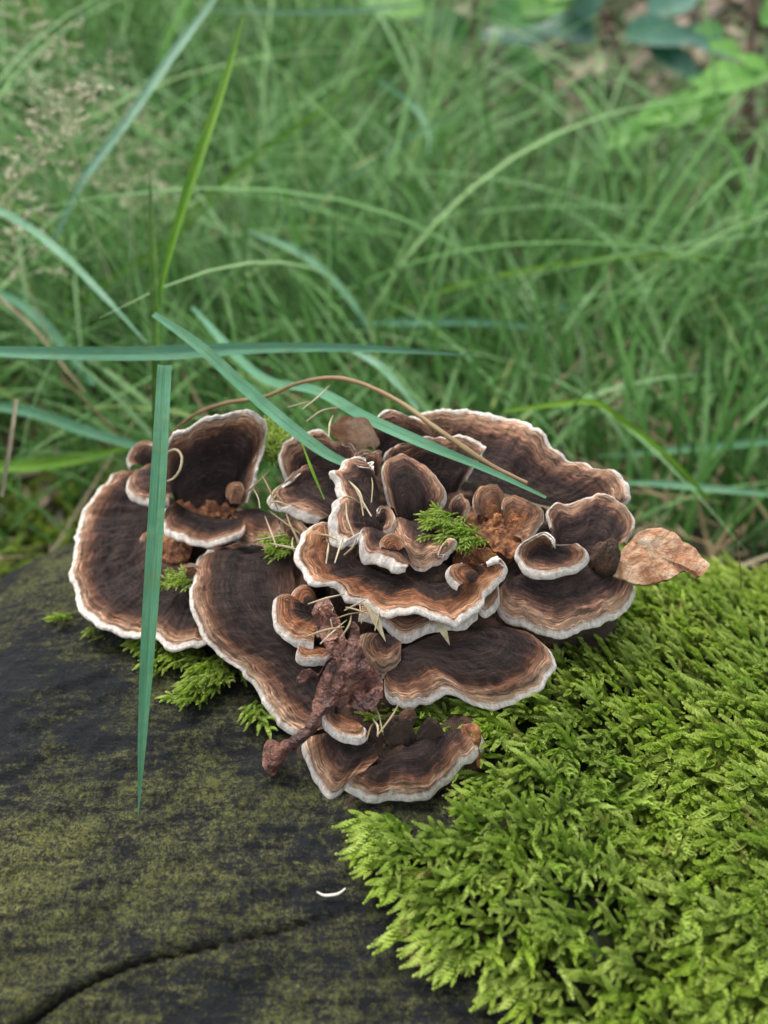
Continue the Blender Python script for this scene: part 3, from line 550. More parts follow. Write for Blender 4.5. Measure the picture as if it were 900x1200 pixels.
blob_sheet('orange_crust', 'orange crust at the foot of the big upright fan bracket', 'fungus crust', [(206,588,20),(222,576,24),(240,572,26),(258,576,25),(272,586,23),(276,598,21),(262,606,20),(240,604,20),(222,598,20)], 21, MAT['crust'], seed=75, **C_)
blob_sheet('orange_crust', 'rusty crust on the far left bracket behind the vertical blade', 'fungus crust', [(176,624,14),(192,616,16),(212,622,17),(224,636,16),(222,652,14),(206,660,12),(190,654,12),(178,640,12)], 15, MAT['crust'], seed=77, **C_)
lumps('orange_crumbs', 'loose orange crumbs on and around the crust in the centre right', [(584,622,40,.7,16,18)], MAT['crust'], 5)
# ------------------------------------------------------------ grass blades and stalks
def ribbon_arrays(S, wd, nrmv, fold=.25, th=.00018):
    """closed folded ribbon: 6 verts per ring"""
    T = nrm(np.gradient(S, axis=0)); side = nrm(np.cross(T, nrmv)); N = np.cross(side, T)
    w_ = wd[:, None]/2; t_ = np.minimum(wd*.2, th)[:, None]
    ring = [S-side*w_+N*w_*fold, S-N*0+N*t_, S+side*w_+N*w_*fold, S+side*w_+N*(w_*fold-t_), S-N*t_, S-side*w_+N*(w_*fold-t_)]
    return np.stack(ring, 1)
def blade(label, pts, width, mat='teal', prof=(.4, 1, 1, .05), twist=0, rnd=.5, name='tall_grass', cat='grass', group=None, fold=.25, n=60, face=None):
    """pts: (px,py,depth) list; width in mm"""
    P = np.array([at(*p[:3]) if len(p) == 3 else np.array(p[:3]) for p in pts]); S = spline(P, n)
    wd = np.interp(np.linspace(0, 1, n), np.linspace(0, 1, len(prof)), prof)*width/1000.
    nv = nrm(CAM-S) if face is None else np.tile(nrm(np.array(face, float)), (n, 1))
    nv = nv+np.array([0, 0, .4])
    T = nrm(np.gradient(S, axis=0))
    if twist: 
        a = np.linspace(0, twist, n)[:, None]; sd = nrm(np.cross(T, nv)); N = np.cross(sd, T); nv = N*np.cos(a)+sd*np.sin(a)
    side = nrm(np.cross(T, nv)); N = np.cross(side, T); hw = wd[:, None]/2; tk = .00008
    cr = [S+side*hw*k+N*hw*fold*(abs(k)**1.3-.5) for k in (-1, -.55, -.08, 0, .08, .55, 1)]
    up_ = [c+N*tk for c in cr]; dn_ = [c-N*tk for c in cr[::-1]]; rows = [up_, dn_, [dn_[-1], up_[0]], [up_[-1], dn_[0]]]
    Vl, Fl, ul, off = [], [], [], 0
    for rw in rows:
        m_ = len(rw); Vl.append(np.stack(rw, 1).reshape(-1, 3)); Fl.append(grid_faces(n, m_, False, off)[:, ::-1]); off += n*m_
        ul.append(np.stack([np.tile(np.linspace(0, 1, m_), n), np.repeat(np.linspace(0, 1, n)*10, m_)], 1))
    V = np.vstack(Vl); F = np.vstack(Fl); UVb = np.vstack(ul); v = UVb[:, 1]
    org = S[0]
    o = mk(name, (V-org).reshape(-1, 3), F, MAT[mat], None, UVb, {'rnd': np.clip(rnd+.25*fbm(v*.8, label.__len__(), 0, 2), 0, 1)})
    o.location = org; tag(o, label, cat, group); return o
def gpt(px, py, y):   # a point on the ground straight under the ray at horizontal distance y
    r = ray(px, py); P = CAM+r*((y-CAM[1])/r[1]); P[2] = ground_z(P[0], P[1]); return (P[0], P[1], P[2], 0)
B = blade
P_tip = onlog(162, 957, .0015)
B('blue green cut blade hanging straight down in front of the far left bracket', [(193,428,.235),(188,520,.228),(181,640,.222),(173,760,.217),(166,880,.214),(162,957,.2135)], 4.2, 'teal', (.95,1,1.05,1.05,1,.8,.5,.04), fold=.22, rnd=.5)
B('blue green blade with a cut end slanting down to the frilled centre left bracket', [(180,368,.275),(230,403,.268),(280,448,.262),(330,492,.256),(380,530,.250),(425,552,.243)], 4.1, 'teal', (.5,.9,1,1,.9,.5), rnd=.6)
B('long horizontal blue green blade crossing the left half above the cluster', [(-60,410,.275),(60,414,.28),(180,414,.285),(300,408,.29),(420,408,.296),(560,417,.305)], 4.6, 'teal', (.7,1,1.15,.8,.55,.05), twist=.2, rnd=.9)
B('bright green upright blade rising from the node to the top edge', [(184,380,.30),(190,330,.302),(215,240,.31),(245,150,.32),(268,80,.33),(287,12,.34)], 4.3, 'bright', (.25,.6,1,.9,.6,.08), fold=.5, rnd=.3)
B('short dark upright blade left of the bright green one', [(183,420,.298),(182,370,.30),(179,300,.302),(177,240,.305),(175,198,.308)], 3.4, 'deep', (.8,1,1,.6,.03), fold=.6, rnd=.6)
B('green sheathed grass stem standing behind the vertical cut blade', [(183,360,.30),(183,430,.30),(184,520,.302), tuple(at(186,640,.312))+(0,), tuple(at(186,640,.312)*np.array([1,1,0])+np.array([0,.01,-.12]))+(0,)], 3.6, 'deep', (.8,1,1,1), fold=.8, rnd=.8, cat='grass stem', name='grass_stem')
B('pale blue blade leaning from the top edge down to the left', [(262,-15,.50),(205,60,.48),(150,140,.46),(96,214,.45),(60,290,.45)], 5.0, 'pale', (.3,1,1,.8,.3), rnd=.6)
B('pale blue arched blade at the left edge falling to the green stem', [(-30,235,.42),(20,258,.40),(70,295,.385),(120,345,.37),(172,402,.36)], 4.0, 'pale', (.8,1,.9,.7,.15), rnd=.5)
B('thin dark stalk slanting right behind the green upright blades', [(58,180,.36),(85,222,.35),(115,280,.34),(145,330,.335),(178,390,.33)], 1.0, 'deep', (.7,1,1,.8), cat='grass stem', name='grass_stem', rnd=.2)
B('teal blade slanting down right across the back brackets to the old shell lobes', [(225,360,.42),(300,438,.36),(370,458,.30),(430,490,.262),(500,521,.248),(570,550,.242),(640,583,.236)], 3.9, 'teal', (.4,1,1,1,1,.9,.2), rnd=.8)
B('long pale blade rising left to right in the upper middle behind the cluster', [(250,330,.62),(330,262,.62),(420,200,.61),(500,150,.60),(562,122,.60)], 4.4, 'pale', (.6,1,.9,.6,.05), rnd=.1)
B('curved pale blade hooking down near the upper centre', [(445,95,.66),(480,120,.66),(500,150,.65),(503,185,.64)], 4.4, 'pale', (.8,1,.7,.1), rnd=.1)
B('bent light green blade just above the back right bracket', [(590,482,.36),(650,474,.36),(698,472,.36),(735,497,.365),(780,532,.37),(830,585,.38)], 2.5, 'bright', (.5,1,1.1,1,.9,.6), rnd=.9)
B('green blade pointing right from behind the pale flaky piece', [(700,568,.40),(760,566,.40),(830,572,.40),(930,582,.40)], 3.6, 'pale', (.1,1,1,.6), rnd=.2)
B('thin dark blade tip rising above the back right bracket', [(640,510,.34),(672,475,.34),(705,440,.34),(737,412,.34)], 1.0, 'deep', (.8,1,.8,.1), rnd=.3)
B('bluish blade drooping right in the middle of the grass behind', [(290,270,.52),(340,290,.51),(385,322,.50),(425,372,.49),(440,410,.49)], 5.0, 'pale', (.3,1,1,.8,.3), rnd=.05)
B('yellow green blade rising to the right in the middle distance', [(560,300,.75),(620,272,.74),(680,242,.73),(740,212,.73)], 5.0, 'bright', (.3,1,1,.1), rnd=.8)
B('long arched light green blade across the middle of the right background', [(440,370,.55),(520,340,.55),(600,320,.55),(700,304,.56),(800,300,.57),(890,308,.58)], 3.6, 'bright', (.5,1,1,.9,.6,.1), rnd=.9)
B('wide bluish blade slanting behind the upper left of the cluster', [(-30,472,.40),(40,484,.40),(100,505,.40),(160,522,.40),(200,528,.40)], 5.6, 'teal', (.6,1,1,.8,.3), rnd=.3)
B('wide yellow green blade lying low at the left edge', [(-30,548,.42),(40,545,.42),(100,536,.42),(150,524,.42)], 7.0, 'bright', (.8,1,.9,.3), rnd=.3)
B('bluish blade falling to the right above the back brackets', [(400,405,.38),(440,425,.37),(470,455,.36),(490,480,.355)], 3.4, 'pale', (.2,1,.9,.5), rnd=.3)
B('bluish blade at left middle sweeping down right', [(-20,335,.48),(30,360,.47),(70,400,.46),(110,450,.45)], 6.0, 'teal', (.7,1,1,.6), rnd=.3)
B('pale horizontal blade to the right above the middle', [(400,380,.50),(470,378,.50),(560,378,.50),(640,385,.50)], 4.4, 'teal', (.2,1,1,.3), rnd=.9)
B('broad pale blade bending right in the middle background', [(590,365,.62),(650,360,.62),(710,366,.62),(760,392,.62),(800,425,.62)], 5.4, 'pale', (.3,1,1,.8,.2), rnd=.0)
B('bluish horizontal blade tip pointing right over the top edge', [(250,12,.62),(330,14,.62),(420,12,.63),(500,4,.64)], 3.4, 'pale', (.3,1,1,.2), rnd=.3)
B('teal horizontal blade low at right beside the long bent blade', [(700,535,.45),(780,528,.45),(850,522,.45),(930,515,.45)], 4.4, 'pale', (.2,1,1,.7), rnd=.0)
B('tall soft blade standing at the top right of centre', [(505,330,.85),(530,240,.86),(552,120,.88),(566,20,.9)], 7.5, 'grass', (.6,1,.8,.2), rnd=.4)
B('tall straight pale blade at the top right third', [(605,300,.9),(612,190,.9),(620,90,.92),(628,0,.95)], 7.5, 'grass', (.6,1,.8,.2), rnd=.5)
B('olive blade rising right from the middle left of the grass', [(210,262,.55),(290,190,.55),(360,140,.55),(440,82,.55)], 4.0, 'bright', (.5,1,.8,.05), rnd=.1)
B('green blade slanting right across the left middle grass', [(60,385,.50),(120,335,.50),(200,280,.50),(290,200,.50)], 3.0, 'bright', (.5,1,.8,.05), rnd=.2)
B('brown blurred straw leaning at the left above the wide blades', [(-10,340,.38),(40,385,.38),(75,430,.38),(100,460,.38)], 1.6, 'straw', (.7,1,1,.4), rnd=.6, name='straw', cat='straw')
B('pale upright dry straw at the left edge above the log', [(19,468,.31),(12,520,.31),(2,582,.315)], 1.6, 'straw', (.9,1,.8), rnd=.9, name='straw', cat='straw')
def stalk(label, pts, r, mat='brown', name='dry_stalk', cat='dry stalk', rnd=.5, group=None, n=50, bumpy=.2):
    o = tube(name, [at(*p) for p in pts], np.array(r)/1000., MAT[mat], n=n, rnd=rnd, bumpy=bumpy); tag(o, label, cat, group); return o
stalk('thin brown dry stalk arching behind and over the back of the cluster', [(196,512,.30),(225,488,.292),(262,473,.285),(310,465,.28),(350,449,.275),(390,443,.27),(425,450,.265),(470,472,.258),(520,508,.248),(575,545,.243),(618,566,.238)], [.45,.6,.7,.65,.7,.75,.8,.8,.85,.9,.6], rnd=.7)
stalk('short brown dry stalk hidden low in the grass left of the fan bracket', [(70,440,.40),(105,475,.40),(140,510,.40)], [.6,.6,.5], rnd=.1)
stalk('curled tan tendril on the dark face of the upright fan', [(196,530,.262),(206,527,.256),(213,535,.254),(211,550,.252),(204,560,.252),(196,564,.252)], [.35,.4,.4,.4,.3], 'straw', 'tendril', 'tendril', .7)
stalk('red brown moss seta with yellow tip above the right moss edge', [(869,690,.275),(867,660,.272),(864,634,.27),(862,622,.268)], [.18,.18,.2,.35], 'brown', 'moss_seta', 'moss stalk', .2)

# dry straw fragments scattered in the cluster
frag_zones = [('beside the upright fan and moss cushion', (312,560,40), 7, 16, 34), ('in front of the centre left folds', (330,625,33), 7, 18, 22), ('on the long rusty bracket', (400,636,40), 6, 20, 18), ('below the long centre bracket', (412,722,33), 11, 34, 20), ('on the narrow upright bracket', (425,590,50), 6, 16, 20), ('behind the centre left folds', (370,480,55), 4, 30, 22), ('between the two lowest brackets', (446,850,16), 4, 10, 22)]
ORD = ['leftmost', 'second from the left', 'third from the left', 'fourth from the left', 'fifth from the left', 'sixth from the left', 'seventh from the left', 'eighth from the left', 'ninth from the left', 'tenth from the left', 'rightmost']
for zi, (zn, (zx, zy, zh), cnt, sx, sy) in enumerate(frag_zones):
    items = []
    for k in range(cnt):
        r_ = random.Random(zi*100+k); items.append((zx+r_.uniform(-sx, sx), k, r_))
    for rank, (cx, k, r_) in enumerate(sorted(items, key=lambda q: q[0])):
        cy = zy+r_.uniform(-sy, sy); a = r_.uniform(-.3, 2.6); L = r_.uniform(9, 24); h1 = zh+r_.uniform(-3, 4); h2 = h1+r_.uniform(-4, 4); tone = r_.random()
        p1 = onz(cx-math.cos(a)*L, cy+math.sin(a)*L, h1/1000); p3 = onz(cx+math.cos(a)*L, cy-math.sin(a)*L, h2/1000); p2 = (p1+p3)/2+np.array([r_.uniform(-.001, .001), 0, r_.uniform(0, .0015)])
        o = tube('straw_bit', [p1, p2, p3], [.0002, r_.uniform(.0002, .0004), .00013], MAT['straw'], n=9, seg=6, rnd=tone)
        tag(o, ('short ' if L < 15 else 'long ')+('pale ' if tone > .5 else 'tan ')+'straw bit, '+(ORD[rank] if rank < cnt-1 else 'rightmost')+' '+zn, 'straw bit', 'dry straw bits scattered over the cluster')
for lab, pts in (('long pale dry glume lying below the long centre bracket', [(428,706,.226),(440,726,.224),(452,752,.222)]), ('pointed green brown straw hanging under the centre bracket lip', [(510,722,.224),(519,738,.224),(527,756,.224)])):
    B(lab, pts, 2.2, 'straw', (.3,1,.05), name='straw', cat='straw', rnd=.8, n=16)
B('thin green grass blade lying across the centre left folds', [(354,520,.243),(366,552,.238),(380,585,.234)], .9, 'bright', (.4,1,.3), rnd=.6, n=20)

# ------------------------------------------------------------ moss
def leaf_quads(p, d, nrm_, l, wd):
    side = np.cross(d, nrm_); side = side/np.linalg.norm(side)
    return [p, p+d*l*.45+side*wd/2+nrm_*l*.10, p+d*l, p+d*l*.45-side*wd/2+nrm_*l*.10]
def shoot_template(seed, branches):
    r_ = np.random.default_rng(seed); V, F, tip = [], [], []
    def strand(p0, d0, L, wscale, nn):
        d0 = d0/np.linalg.norm(d0); a = np.cross(d0, [0, 0, 1.]); a /= np.linalg.norm(a); b = np.cross(a, d0)
        for i in range(nn):
            t = i/(nn-1); p = p0+d0*L*t; p = p+b*(.10*L*math.sin(t*2.6)); sc = wscale*(1.0 if t < .75 else 1-(t-.75)*2.0)
            for k in range(3):
                ang = i*2.4+k*2.09; rad_ = a*math.cos(ang)+b*math.sin(ang)
                al = .48-.2*t+r_.uniform(-.1, .1); d = d0*math.cos(al)+rad_*math.sin(al)
                q = leaf_quads(p, d, rad_, .15*sc*r_.uniform(.85, 1.15), .125*sc); o_ = len(V); V.extend(q); F.extend([[o_, o_+1, o_+2], [o_, o_+2, o_+3]])
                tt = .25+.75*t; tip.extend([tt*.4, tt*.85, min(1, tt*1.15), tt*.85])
    strand(np.zeros(3), np.array([1., 0, 0]), 1.0, 1.0, 17)
    for j in range(branches):
        t = .15+.6*j/max(branches, 1); sgn_ = -1 if j % 2 else 1
        strand(np.array([t, 0, .03]), np.array([.75, sgn_*.6, .12]), .42*(1-t*.4), .75, 8)
    return np.array(V), np.array(F), np.array(tip)
TPL = [shoot_template(1, 0), shoot_template(2, 3), shoot_template(3, 5), shoot_template(4, 2)]
def moss(name, label, shoots, pad=None):
    """shoots: list of (pos, dir, normal, length)"""
    Vs, Fs, Rn, Tp = [], [], [], []; off = 0
    for i, (p, d, n, L) in enumerate(shoots):
        V, F, tp = TPL[rng.integers(4)]; d = d/np.linalg.norm(d); s_ = np.cross(n, d); s_ /= np.linalg.norm(s_); nn = np.cross(d, s_)
        Mx = np.stack([d*L, s_*L*.9, nn*L*.9], 0); Vs.append(V@Mx+p); Fs.append(F+off); off += len(V)
        Rn.append(np.full(len(V), rng.random())); Tp.append(tp)
    if pad is not None: 
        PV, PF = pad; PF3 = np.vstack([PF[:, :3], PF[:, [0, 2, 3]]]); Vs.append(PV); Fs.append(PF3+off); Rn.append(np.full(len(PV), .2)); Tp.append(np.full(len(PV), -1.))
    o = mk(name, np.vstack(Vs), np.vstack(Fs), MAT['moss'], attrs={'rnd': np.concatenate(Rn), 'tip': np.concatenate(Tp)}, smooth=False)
    tag(o, label, 'moss', kind='stuff'); return o
def inpoly(x, y, poly):
    r = False; n = len(poly)
    for i in range(n):
        x1, y1 = poly[i]; x2, y2 = poly[(i+1) % n]
        if (y1 > y) != (y2 > y) and x < (x2-x1)*(y-y1)/(y2-y1)+x1: r = not r
    return r
# region in log coordinates (x, y) obtained from the outline seen in the photograph
def tolog(poly): return [tuple(onlog(*p)[:2]) for p in poly]
mpoly_px = [(452,958),(478,975),(452,1000),(478,1020),(520,1040),(500,1075),(545,1110),(590,1120),(640,1150),(665,1185),(690,1260)]
MP = tolog(mpoly_px)+[(.27, -.17), (.27, .16), (.055, .16), (.055, .06)]+tolog([(600,730),(500,760),(440,820),(430,900)])
lowd = low.copy()
for _ in range(8): lowd = np.min([np.roll(np.roll(lowd, a, 0), b, 1) for a in (-1, 0, 1) for b in (-1, 0, 1)], 0)
def clearance(x, y):     # height of the lowest bracket above this spot
    i, j = int(round((x-xs[0])/(xs[1]-xs[0]))), int(round((y-ys[0])/(ys[1]-ys[0])))
    return float(lowd[j, i]) if 0 <= i < n_ and 0 <= j < n_ else 9.
def moss_in(x, y):
    return inpoly(x, y, MP)
def edge_in(x, y): return all(moss_in(x+a, y+b) for a, b in ((.006, 0), (-.006, 0), (0, .006), (0, -.006)))
shoots = []
tries = 0
while len(shoots) < 7400 and tries < 60000:
    tries += 1; x = rng.uniform(.0, .235); y = rng.uniform(-.13, .15)
    if not moss_in(x, y): continue
    q = np.array([x, y, float(logz(x, y))]); n = lognormal(q); head = clearance(x, y)-q[2]
    if head < .005: continue
    inner = edge_in(x, y); hgt = (rng.uniform(.004, .0125) if inner else rng.uniform(.0, .004))
    hgt *= .75+.5*vnoise(x*30, y*30)
    hgt = min(hgt, head-.003); lim = min(1.0, head/.014)
    p = q+n*hgt
    fl = np.clip((x-.04)/.07, 0, 1)*np.clip((.05-y)/.05, 0, 1)      # combed towards the lower left at lower right
    a = math.radians(215)+.35*vnoise(x*25, y*25, 4)*3+rng.normal()*(.35+.55*(1-fl))
    d = np.array([math.cos(a), math.sin(a), 0]); d = d-n*(d@n); d = d/np.linalg.norm(d)+n*rng.uniform(.05, .55 if fl > .5 else .95)*lim**2
    shoots.append((p, d, n, rng.uniform(.010, .017)*(1.3 if fl > .5 else .9)))
for k in range(70):     # stray fronds along the edge, reaching over the bare wood
    i = rng.integers(0, 9); a = np.array(mpoly_px[i]); b = np.array(mpoly_px[i+1]); c = a+(b-a)*rng.random(); q = onlog(c[0]+6, c[1]-4, .0012)
    if q is None: continue
    n = lognormal(q); dv = at(c[0]-30, c[1]+rng.uniform(2, 26), .2)-at(c[0], c[1], .2); d = dv-n*(dv@n); shoots.append((q, d/np.linalg.norm(d)+n*.06, n, rng.uniform(.010, .017)))
n1, n2 = 90, 110; X, Y = np.meshgrid(np.linspace(0, .24, n1), np.linspace(-.135, .15, n2))
inside = np.array([[1. if edge_in(x, y) else 0. for x in X[0]] for y in Y[:, 0]])
k_ = inside.copy()
for _ in range(2): k_ = (k_+np.roll(k_, 1, 0)+np.roll(k_, -1, 0)+np.roll(k_, 1, 1)+np.roll(k_, -1, 1))/5*inside
hd = np.array([[clearance(x, y) for x in X[0]] for y in Y[:, 0]])
Zp = np.minimum(logz(X, Y)-.0025+k_*(.0060+.002*fbm(X*60, Y*60)), hd-.006)
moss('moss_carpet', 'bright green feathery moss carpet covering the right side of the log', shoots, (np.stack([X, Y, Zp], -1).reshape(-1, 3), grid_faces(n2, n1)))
def tuft(name, label, spots, along, L=(.007, .012)):
    sh = []
    for (px, py, rx, ry, cnt, h) in spots:
        for _ in range(cnt):
            q = onlog(px+rng.normal()*rx, py+rng.normal()*ry) if h is None else onz(px+rng.normal()*rx, py+rng.normal()*ry, h/1000.)
            if q is None: continue
            n = lognormal(q) if h is None else np.array([0, -.2, 1.]); n = n/np.linalg.norm(n); q = q+n*rng.uniform(0, .003)
            a = math.radians(along)+rng.normal()*.5; d = np.array([math.cos(a), math.sin(a), 0.]); d = d-n*(d@n)+n*rng.uniform(0, .5)
            sh.append((q, d, n, rng.uniform(*L)))
    return moss(name, label, sh)
tuft('moss_tuft', 'dark green moss tuft hanging on bare wood below the left brackets', [(208,764,16,7,70,None),(256,786,13,9,60,None),(240,806,8,8,34,None),(186,750,7,4,14,None),(305,830,6,5,8,None)], 255)
tuft('moss_tuft', 'small single moss sprig at the lower edge of the far left bracket', [(86,726,3,2,3,None),(132,742,4,2,3,None)], 215)
tuft('moss_tuft', 'small green moss cushion between the upright fan and centre left folds', [(318,524,8,6,60,34),(322,540,7,5,40,32)], 90, (.005, .008))
tuft('moss_tuft', 'green moss speck beside the orange crust in the centre', [(522,612,10,5,60,42),(548,632,12,4,50,40)], 200, (.004, .007))
tuft('moss_tuft', 'dark moss speck between the far left bracket and the long dark one', [(212,684,9,3,40,13)], 200, (.004, .006))
tuft('moss_tuft', 'dark moss between straws above the small heart shaped bracket', [(338,642,9,5,50,26)], 200, (.004, .006))
# ground moss behind the log at left
sh = []
for _ in range(1500):
    x, y = rng.uniform(-.34, -.10), rng.uniform(.16, .34)
    if vnoise(x*14, y*14, 2) < -.15: continue
    q = np.array([x, y, float(ground_z(x, y))+rng.uniform(0, .008)]); a = rng.uniform(0, 6.28); sh.append((q, np.array([math.cos(a), math.sin(a), rng.uniform(.1, .8)]), np.array([0, 0, 1.]), rng.uniform(.012, .02)))
moss('ground_moss', 'yellow green moss on the ground behind the left shoulder of the log', sh)

# ------------------------------------------------------------ background grass, litter
def grass_field(name, label, base, L, wd, lean, az, rnd, mat, nseg=7, droop=None):
    n = len(base); t = np.linspace(0, 1, nseg+1)[None]; 
    dirh = np.stack([np.cos(az), np.sin(az), 0*az], 1)
    hz = (np.sin(lean)[:, None]*t+droop[:, None]*t**2.2)*L[:, None]; vz = (np.cos(lean)[:, None]*t-droop[:, None]*.75*t**2.6)*L[:, None]
    S = base[:, None]+dirh[:, None]*hz[..., None]; S[..., 2] += vz
    side = np.stack([-np.sin(az), np.cos(az), 0*az], 1); tw = rng.uniform(-.9, .9, n)[:, None]
    T = nrm(np.gradient(S, axis=1)); sd = nrm(side[:, None]+dirh[:, None]*tw[..., None]*1.0); sd = nrm(sd-T*(sd*T).sum(-1, keepdims=True))
    wp = wd[:, None]*np.interp(t, [0, .25, .7, 1], [.6, 1, .75, .04])/2
    ok = (S[..., 1].min(1) > .125) & ~((S[..., 0].max(1) > .2) & (S[..., 1].min(1) < .17))
    # nothing closer than the back of the log, nothing buried
    S[..., 2] = np.maximum(S[..., 2], ground_z(S[..., 0], S[..., 1])+.004)
    V = np.stack([S-sd*wp[..., None], S+sd*wp[..., None]], 2)[ok]; m_ = len(V); k = nseg+1
    base_i = (np.arange(m_)*k*2)[:, None]+np.arange(nseg)[None]*2
    F = np.stack([base_i, base_i+1, base_i+3, base_i+2], -1).reshape(-1, 4)
    uv = np.stack([np.broadcast_to(np.array([0, 1.])[None, None], (m_, k, 2)), np.broadcast_to(t[:, :, None]*10, (m_, k, 2))], -1).reshape(-1, 2)
    o = mk(name, V.reshape(-1, 3), F, mat, None, uv, {'rnd': np.repeat(rnd[ok], k*2)}); tag(o, label, 'grass', kind='stuff'); return o
def field(n, y0, y1, dens_pow=1.0):
    y = y0+(y1-y0)*rng.random(n)**dens_pow; x = rng.uniform(-1, 1, n)*(.32+.66*y)
    cl = vnoise(x*5, y*5, 1.); keep = rng.random(n) < np.clip(.75+.6*cl, .15, 1)
    # open litter patch at the top right
    keep &= ~((((x-.42)/.38)**2+((y-1.25)/.52)**2 < 1) & (rng.random(n) < .88))
    x, y = x[keep], y[keep]; return np.stack([x, y, ground_z(x, y)-.003], 1)
b = field(30000, .2, 3.0, 1.15); n = len(b)
tuftaz = 3.14*1.2*vnoise(b[:, 0]*3.3, b[:, 1]*3.3, 5)+1.0
az = tuftaz+rng.normal(size=n)*1.1
az = np.where((b[:, 1] < .4) & (np.sin(az) < -.2), -az, az)
grass_field('grass_field', 'dense long soft meadow grass filling the ground behind the log', b, rng.uniform(.10, .30, n)*np.where((b[:, 1] > .5) & (b[:, 0] > .05), .5, 1.0)*np.interp(b[:, 1], [.2, .45, .8, 2], [.6, .75, .95, .75]), rng.uniform(.0016, .0042, n), rng.uniform(.05, .75, n), az, np.clip(rng.beta(2.0, 2.6, n)*.95+.22*vnoise(b[:, 0]*6, b[:, 1]*6, 9), 0, 1), MAT['grass'], droop=rng.uniform(.05, .6, n))
y = rng.uniform(.36, 1.5, 1500); x = rng.uniform(-1, 1, 1500)*(.32+.66*y); k0 = ~(((x-.42)/.36)**2+((y-1.25)/.5)**2 < 1); x, y = x[k0], y[k0]; n = len(x); b = np.stack([x, y, ground_z(x, y)], 1)
grass_field('long_grass', 'long pale arching grass leaves rising out of the shorter meadow grass', b, rng.uniform(.16, .40, n)*np.where((x > .1) & (y > .6), .7, 1), rng.uniform(.0024, .0046, n), rng.uniform(.3, 1.2, n), rng.uniform(0, 6.28, n), rng.uniform(.42, .86, n), MAT['grass'], nseg=12, droop=rng.uniform(.2, .7, n))
# low thatch and dead straw near the ground
b = field(7000, .17, 2.2, 1.1); n = len(b)
grass_field('dead_thatch', 'dry straw coloured thatch low among the green grass', b, rng.uniform(.05, .16, n), rng.uniform(.0014, .003, n), rng.uniform(.9, 1.45, n), rng.uniform(0, 6.28, n), rng.random(n), MAT['straw'], nseg=5, droop=rng.uniform(0, .1, n))
# dry leaves on the ground
Vs, Fs, Rn = [], [], []; off = 0
for k in range(1500):
    if k < 700: x, y = rng.normal(.42, .25), rng.normal(1.25, .35)
    elif k < 950: x, y = rng.uniform(-.4, -.1), rng.uniform(.17, .4)
    else: y = rng.uniform(.2, 3.2); x = rng.uniform(-1, 1)*(.3+.65*y)
    if y < .17: continue
    z = float(ground_z(x, y))+rng.uniform(.003, .015); a = rng.uniform(0, 6.28); L = rng.uniform(.012, .032)*(1 if y > .5 else .42); t = np.linspace(-1, 1, 7); wdt = L*.45*np.sqrt(np.maximum(1-t*t, .002))
    tl = rng.normal(size=2)*.35; pts = []
    for i, tt in enumerate(t):
        for s_ in (-1, 0, 1):
            px_, py_ = tt*L, s_*wdt[i]; pts.append([x+px_*math.cos(a)-py_*math.sin(a), y+px_*math.sin(a)+py_*math.cos(a), z+tl[0]*px_+tl[1]*py_+abs(s_)*L*.12+.15*L*math.sin(tt*2+k)])
    Vs.append(np.array(pts)); Fs.append(grid_faces(7, 3)+off); off += 21; Rn.append(np.full(21, rng.random()))
Vs = np.vstack(Vs); o = mk('leaf_litter', Vs, np.vstack(Fs), MAT['litter'], None, Vs[:, :2]*3, {'rnd': np.concatenate(Rn)}); tag(o, 'brown dry leaves littering the ground behind the log', 'leaf litter', kind='stuff')

# seed heads at the left
def panicle(label, pts, seed, spread=.022, cnt=22):
    r_ = np.random.default_rng(seed); P = np.array([at(*p) for p in pts]); S = spline(P, 40)
    root = empty('seed_head', S[0]); tag(root, label, 'grass seed head', 'pale seed heads at the upper left'); L0 = S[0]
    tube('stalk', S-L0, [.0005, .0004, .0002], MAT['seed'], root, seg=6, rnd=.1, n=40)
    Vb, Fb, ob = [], [], 0
    for k in range(cnt):
        i = int(14+25*k/cnt); p = S[i]; a = k*2.4; d = nrm(np.array([math.cos(a), math.sin(a)*.6, .35+r_.uniform(-.3, .4)])); l = spread*(1-.55*k/cnt)*r_.uniform(.6, 1.1)
        e_ = p+d*l; 
        tube('branch', [p-L0, (p+e_)/2-L0+np.array([0, 0, l*.08]), e_-L0-np.array([0, 0, l*.12])], [.0003, .0002], MAT['seed'], root, seg=4, n=6, rnd=.4)
        for j in range(4):
            c = p+d*l*(.4+.2*j)-np.array([0, 0, l*.12*(j/3)])+r_.normal(size=3)*.0008-L0; dd_ = nrm(d+r_.normal(size=3)*.5)
            ln = r_.uniform(.0034, .0052); A = nrm(np.cross(dd_, [0, .3, 1.])); Bq = np.cross(A, dd_); w_ = ln*.22
            q = [c, c+dd_*ln*.4+A*w_, c+dd_*ln*.4+Bq*w_, c+dd_*ln*.4-A*w_, c+dd_*ln*.4-Bq*w_, c+dd_*ln]; Vb.extend(q)
            for f in range(4): a1, a2 = ob+1+f, ob+1+(f+1) % 4; Fb.extend([[ob, a2, a1], [ob+5, a1, a2]])
            ob += 6
    mk('spikelets', np.array(Vb), np.array(Fb), MAT['seed'], root, None, {'rnd': r_.random(len(Vb))}, smooth=False)['kind'] = 'stuff'
panicle('nearest pale seed head pointing up right on a thin stalk at the left edge', [(-20,260,.40),(30,205,.40),(75,150,.40),(108,95,.40)], 1)
panicle('drooping pale seed head close to the left edge of the frame', [(60,400,.44),(30,330,.43),(15,270,.43),(8,190,.43)], 2, .03, 24)
panicle('tall pale seed head in the upper left corner', [(130,330,.50),(95,220,.49),(78,120,.49),(72,20,.49)], 3, .032, 26)
panicle('pale seed head right of the corner one, near the pale blue blade', [(150,360,.52),(155,260,.52),(140,160,.52),(125,60,.52)], 4, .035, 22)
